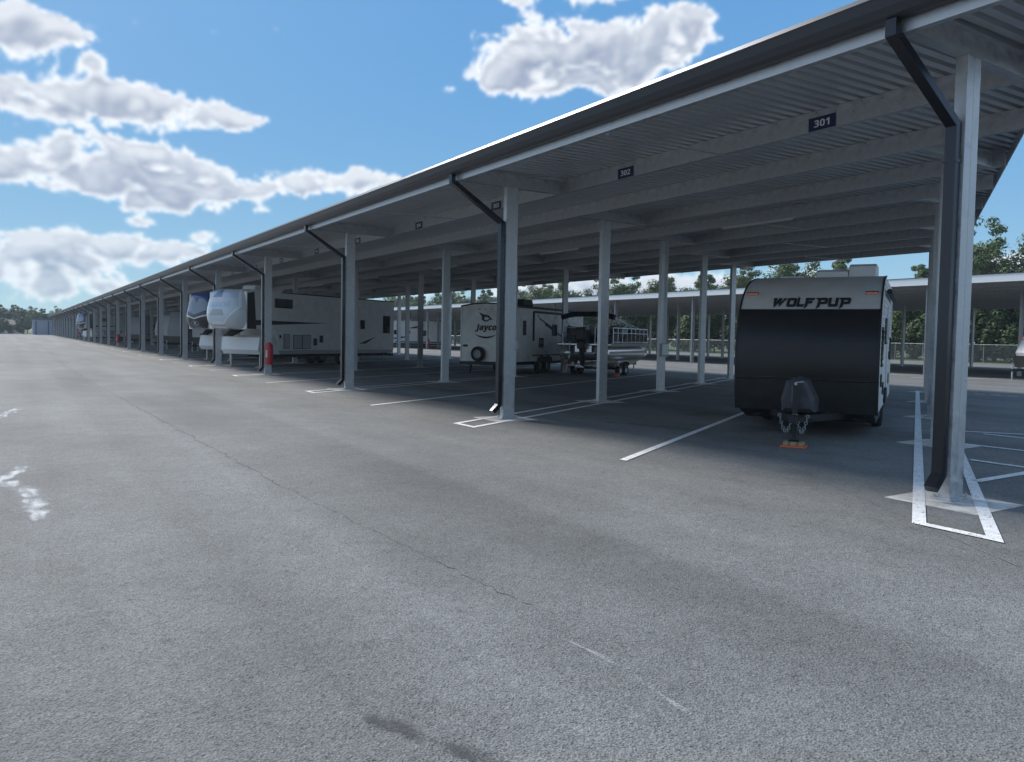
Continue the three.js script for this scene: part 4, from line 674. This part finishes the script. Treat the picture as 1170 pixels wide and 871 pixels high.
plainCamper([-92.5, 0, -33.5], 'white camper with black swooping stripes under the second carport', { len: 8.5, h: 3.6, turn: -TH });
[[6, 0, -5.6, 'grey camper first past the blue-windowed fifth wheel', 3.3], [6, 1, -4.6, 'grey camper second past the blue-windowed fifth wheel', 3.5], [7, 1, -4.0, 'grey camper third past the blue-windowed fifth wheel', 3.6], [8, 1, -4.2, 'grey camper before the halfway extinguisher', 3.4], [10, 1, -3.6, 'grey camper deep in the far third of the carport', 3.4]].forEach(([k, h2, z, l, h], i) => plainCamper([-L * k - 2.25 - 4.45 * h2 - z * TX / TZ, 0, z], l, { h, len: 9.5, turn: TH, mat: i % 2 ? M.rvGrey : M.rvDark }));

// ---------------------------------------------------------------- far end: storage block, low house
{
  const s = thing('storage_building', 'grey storage block with a roll-up door at the far end of the drive', 'building', [-240, 0, -0.4]);
  part('wall', [bx(-8, -0.1, 0.004, 4.0, -8, 4.75), bx(-0.099, 0, 3.75, 4.0, 0.4, 4.75), bx(-0.099, 0, 0.004, 3.75, 4.2, 4.75)], M.door, s);
  for (const z of [1.1, 4.0]) part('corner_trim', [bx(-0.098, 0.05, 0.004, 3.74, z - 0.18, z + 0.18)], M.blueTrim, s);
  const d = part('roll_up_door', [bx(-0.098, -0.06, 0.004, 3.6, 1.29, 3.81)], M.door, s);
  for (let i = 0; i < 12; i++) part('door_slat', [rb(-0.059, -0.03, 0.02 + i * 0.3, 0.30 + i * 0.3, 1.30, 3.80, 0.01, 1)], M.door, d);
  part('roof', [bx(-8.2, 0.25, 4.002, 4.3, -8.2, 4.95)], M.blueTrim, s);
  const h = thing('low_house', 'low tan house with dark roof beyond the end of the drive', 'house', [-275, 0, 7.2]);
  part('wall', [bx(-8, 0, 0.006, 2.8, -0.4, 4.2)], M.tan, h);
  part('roof', [extrudeZ([[-8.5, 2.8], [-4, 4.3], [0.5, 2.8]], -0.8, 4.6)], M.brownRoof, h);
  for (const z of [0.3, 3.6]) { const w = part('window', [bx(-0.001, 0.06, 1.0, 2.2, z - 0.4, z + 0.4)], M.white, h); part('pane', [bx(0.061, 0.07, 1.1, 2.1, z - 0.32, z + 0.32)], M.glass, w); }
  const g = part('garage_door', [bx(-0.001, 0.05, 0.01, 2.3, 1.0, 2.9)], M.door, h);
  const w = thing('white_shed', 'small white flat-roofed building at the far left edge', 'building', [-262, 0, 17]);
  part('wall', [bx(-8, 0, 0.006, 4.1, -6.4, 6)], M.white, w); part('roof', [bx(-8.3, 0.3, 4.102, 4.4, -6.7, 6.3)], M.rvGrey, w); const dd = part('door', [bx(-0.001, 0.05, 0.01, 2.2, -2, -0.9)], M.door, w);
}

// ---------------------------------------------------------------- trees
function treeGeo(seed, h, spread, base, leaves, tone, size) {
  const R = rng(seed), limbs = [], cl = [];
  const trunkTop = h * 0.72, lean = [(R() - 0.5) * h * 0.06, (R() - 0.5) * h * 0.06];
  const at = y => [lean[0] * y / h, y, lean[1] * y / h];
  const r0 = h * 0.017 + 0.04;
  for (let i = 0; i < 4; i++) limbs.push(tube(at(trunkTop * i / 4), at(trunkTop * (i + 1) / 4), r0 * (1 - i * 0.21), r0 * (1 - (i + 1) * 0.21), 7));
  const nl = 13;
  for (let i = 0; i < nl; i++) {
    const f = i / nl, y = mix(h * base, trunkTop, f), a = i * 2.4 + R(), len = spread * (0.45 + 0.65 * Math.sin(Math.PI * (0.25 + 0.7 * f))) * (0.7 + 0.5 * R());
    const o = at(y), e = [o[0] + Math.cos(a) * len, y + len * (0.35 + 0.5 * R()), o[2] + Math.sin(a) * len];
    limbs.push(tube(o, e, r0 * 0.38 * (1 - f * 0.4), r0 * 0.08, 5));
    for (let q = 0; q < 6; q++) { const t = 0.35 + 0.75 * R(); cl.push([mix(o[0], e[0], t) + (R() - 0.5) * spread * 0.4, mix(o[1], e[1], t) + (R() - 0.3) * spread * 0.35, mix(o[2], e[2], t) + (R() - 0.5) * spread * 0.4, spread * (0.20 + 0.26 * R())]); }
  }
  for (let q = 0; q < 7; q++) { const o = at(trunkTop); cl.push([o[0] + (R() - 0.5) * spread * 0.7, mix(trunkTop, h, R()), o[2] + (R() - 0.5) * spread * 0.7, spread * (0.14 + 0.16 * R())]); }
  const pos = [], col = [], nor = [], v = new THREE.Vector3(), u = new THREE.Vector3(), n = new THREE.Vector3();
  for (let i = 0; i < leaves; i++) {
    const c = cl[Math.floor(R() * cl.length)], rr = c[3] * Math.cbrt(0.15 + 0.85 * R());
    n.set(R() - 0.5, R() - 0.5, R() - 0.5).normalize();
    const x = c[0] + n.x * rr, y = c[1] + n.y * rr * 0.75, z = c[2] + n.z * rr;
    n.add(new THREE.Vector3(R() - 0.5, R() * 0.9, R() - 0.5)).normalize();
    u.set(R() - 0.5, R() - 0.5, R() - 0.5).cross(n).normalize(); v.crossVectors(n, u);
    const s = size * (0.6 + 0.8 * R()), w = s * 0.55, k = tone.k * (0.7 + 0.6 * R()), hue = R();
    const P = [[-1, 0], [0, -1], [1, 0], [0, 1]].map(([a, b]) => [x + u.x * a * s + v.x * b * w, y + u.y * a * s + v.y * b * w, z + u.z * a * s + v.z * b * w]);
    for (const q of [0, 1, 2, 0, 2, 3]) { pos.push(...P[q]); nor.push(n.x, n.y, n.z); col.push(k * mix(tone.c[0], tone.d[0], hue), k * mix(tone.c[1], tone.d[1], hue), k * mix(tone.c[2], tone.d[2], hue)); }
  }
  const g = new THREE.BufferGeometry(); g.setAttribute('position', new THREE.Float32BufferAttribute(pos, 3)); g.setAttribute('normal', new THREE.Float32BufferAttribute(nor, 3)); g.setAttribute('color', new THREE.Float32BufferAttribute(col, 3));
  g.setAttribute('uv', new THREE.Float32BufferAttribute(new Float32Array(pos.length / 3 * 2), 2));
  return { trunk: ready(join(limbs)), crown: ready(g) };
}
{
  const green = { c: [0.055, 0.10, 0.020], d: [0.10, 0.15, 0.035], k: 1 }, olive = { c: [0.09, 0.12, 0.03], d: [0.14, 0.16, 0.045], k: 1 }, deep = { c: [0.03, 0.06, 0.015], d: [0.05, 0.085, 0.022], k: 1 };
  const kinds = [treeGeo(101, 13, 3.7, 0.26, 16000, green, 0.17), treeGeo(102, 14, 3.4, 0.30, 12000, olive, 0.16), treeGeo(103, 12, 4.0, 0.18, 16000, deep, 0.18), treeGeo(104, 15, 3.4, 0.36, 8500, green, 0.16), treeGeo(105, 6.0, 3.0, 0.03, 6500, deep, 0.20), treeGeo(106, 6.4, 3.0, 0.04, 6500, green, 0.20)];
  const plant = (k, x, z, s, turn, label, group) => { const t = thing(k > 3 ? 'bush' : 'tree', label, k > 3 ? 'bush' : 'tree', [x, 0, z], turn, group); part('trunk', kinds[k].trunk, M.bark, t); part('crown', kinds[k].crown, M.leaf, t); t.scale.setScalar(s); return t; };
  const R = rng(77);
  const names = ['bright green', 'thin olive', 'dense dark green', 'tall sparse'];
  let x = -14, i = 0;
  while (x > -200) {
    const k = [0, 2, 1, 0, 3, 2, 1, 3][i % 8], row = i % 2;
    plant(k, x, -76 - row * 6 - R() * 3, 0.76 + 0.26 * R(), R() * 6.28, `${names[k]} tree in the wooded row behind the chain-link fence`, `${names[k]} trees behind the fence`);
    x -= 3.0 + R() * 2.0; i++;
  }
  for (let b = 0; b < 76; b++) { const k = 4 + (b % 2); plant(k, -14 - (b >> 1) * 4.9 + R() * 4, -74.6 - (b % 2) * 5 - R() * 4, 0.65 + 0.4 * R(), R() * 6.28, `${k === 4 ? 'dark' : 'bright'} leafy undergrowth bush behind the chain-link fence`, `${k === 4 ? 'dark' : 'bright'} undergrowth behind the fence`); }
  // the right edge
  plant(3, -37.5, -77, 1.0, 1.0, 'tall thin tree rising right of the nearest corner post', 'trees by the corner');
  plant(2, -31.5, -78, 1.1, 2.0, 'dark tree rising at the right edge above the second carport', 'trees by the corner');
  // far left end of the drive
  const far = [[0, -290, 20, 0.72], [2, -288, 11.5, 0.74], [0, -292, 8.5, 0.72], [2, -296, 26, 0.8], [1, -262, 3.6, 0.56], [0, -266, 1.0, 0.6], [1, -264, -2.5, 0.62], [2, -290, 5, 0.72], [0, -292, 15, 0.75], [0, -268, -6, 0.62], [2, -284, 7, 0.66], [2, -292, 18, 0.72]];
  far.forEach(([k, xx, zz, s], j) => plant(k, xx, zz, s, j * 1.7, `${names[k]} tree beyond the far left end of the drive`, `${names[k]} trees at the end of the drive`));
  [[4, -256, 6.3, 0.75], [4, -256, 11.6, 0.7], [5, -258, 9.5, 0.3], [4, -256, 15, 0.8]].forEach(([k, xx, zz, s], j) => plant(k, xx, zz, s, j, k === 4 ? 'dark round bush in front of the far buildings' : 'small green bush in front of the low tan house', 'bushes at the end of the drive'));
}

// ---------------------------------------------------------------- chain-link fence
{
  const f = thing('chain_link_fence', 'chain-link fence in front of the trees beyond the second carport', 'fence', [-48, 0, -71]);
  const n = 64, d = new Uint8Array(n * n * 4); for (let y = 0; y < n; y++) for (let x = 0; x < n; x++) { const a = (x + y) % 32, b = (x - y + 64) % 32, on = a < 4 || b < 4 ? 255 : 0, o = (y * n + x) * 4; d[o] = d[o + 1] = d[o + 2] = on; d[o + 3] = 255; }
  const am = finish(new THREE.DataTexture(d, n, n), 5, false);
  const wire = new THREE.MeshStandardMaterial({ color: new THREE.Color(0.22, 0.24, 0.24), metalness: 0.3, roughness: 0.5, alphaMap: am, alphaTest: 0.5, side: THREE.DoubleSide });
  part('wire_mesh', [new THREE.PlaneGeometry(200, 1.72).translate(-50, 0.9, 0)], wire, f);
  part('top_rail', [tube([-150, 1.78, 0], [50, 1.78, 0], 0.025, 0.025, 6)], M.galv, f);
  for (let i = 0; i <= 66; i++) part('fence_post', [tube([50 - i * 3, 0.004, -0.05], [50 - i * 3, 1.85, -0.05], 0.035, 0.035, 6)], M.galv, f);
}

renderer.render(scene, camera);
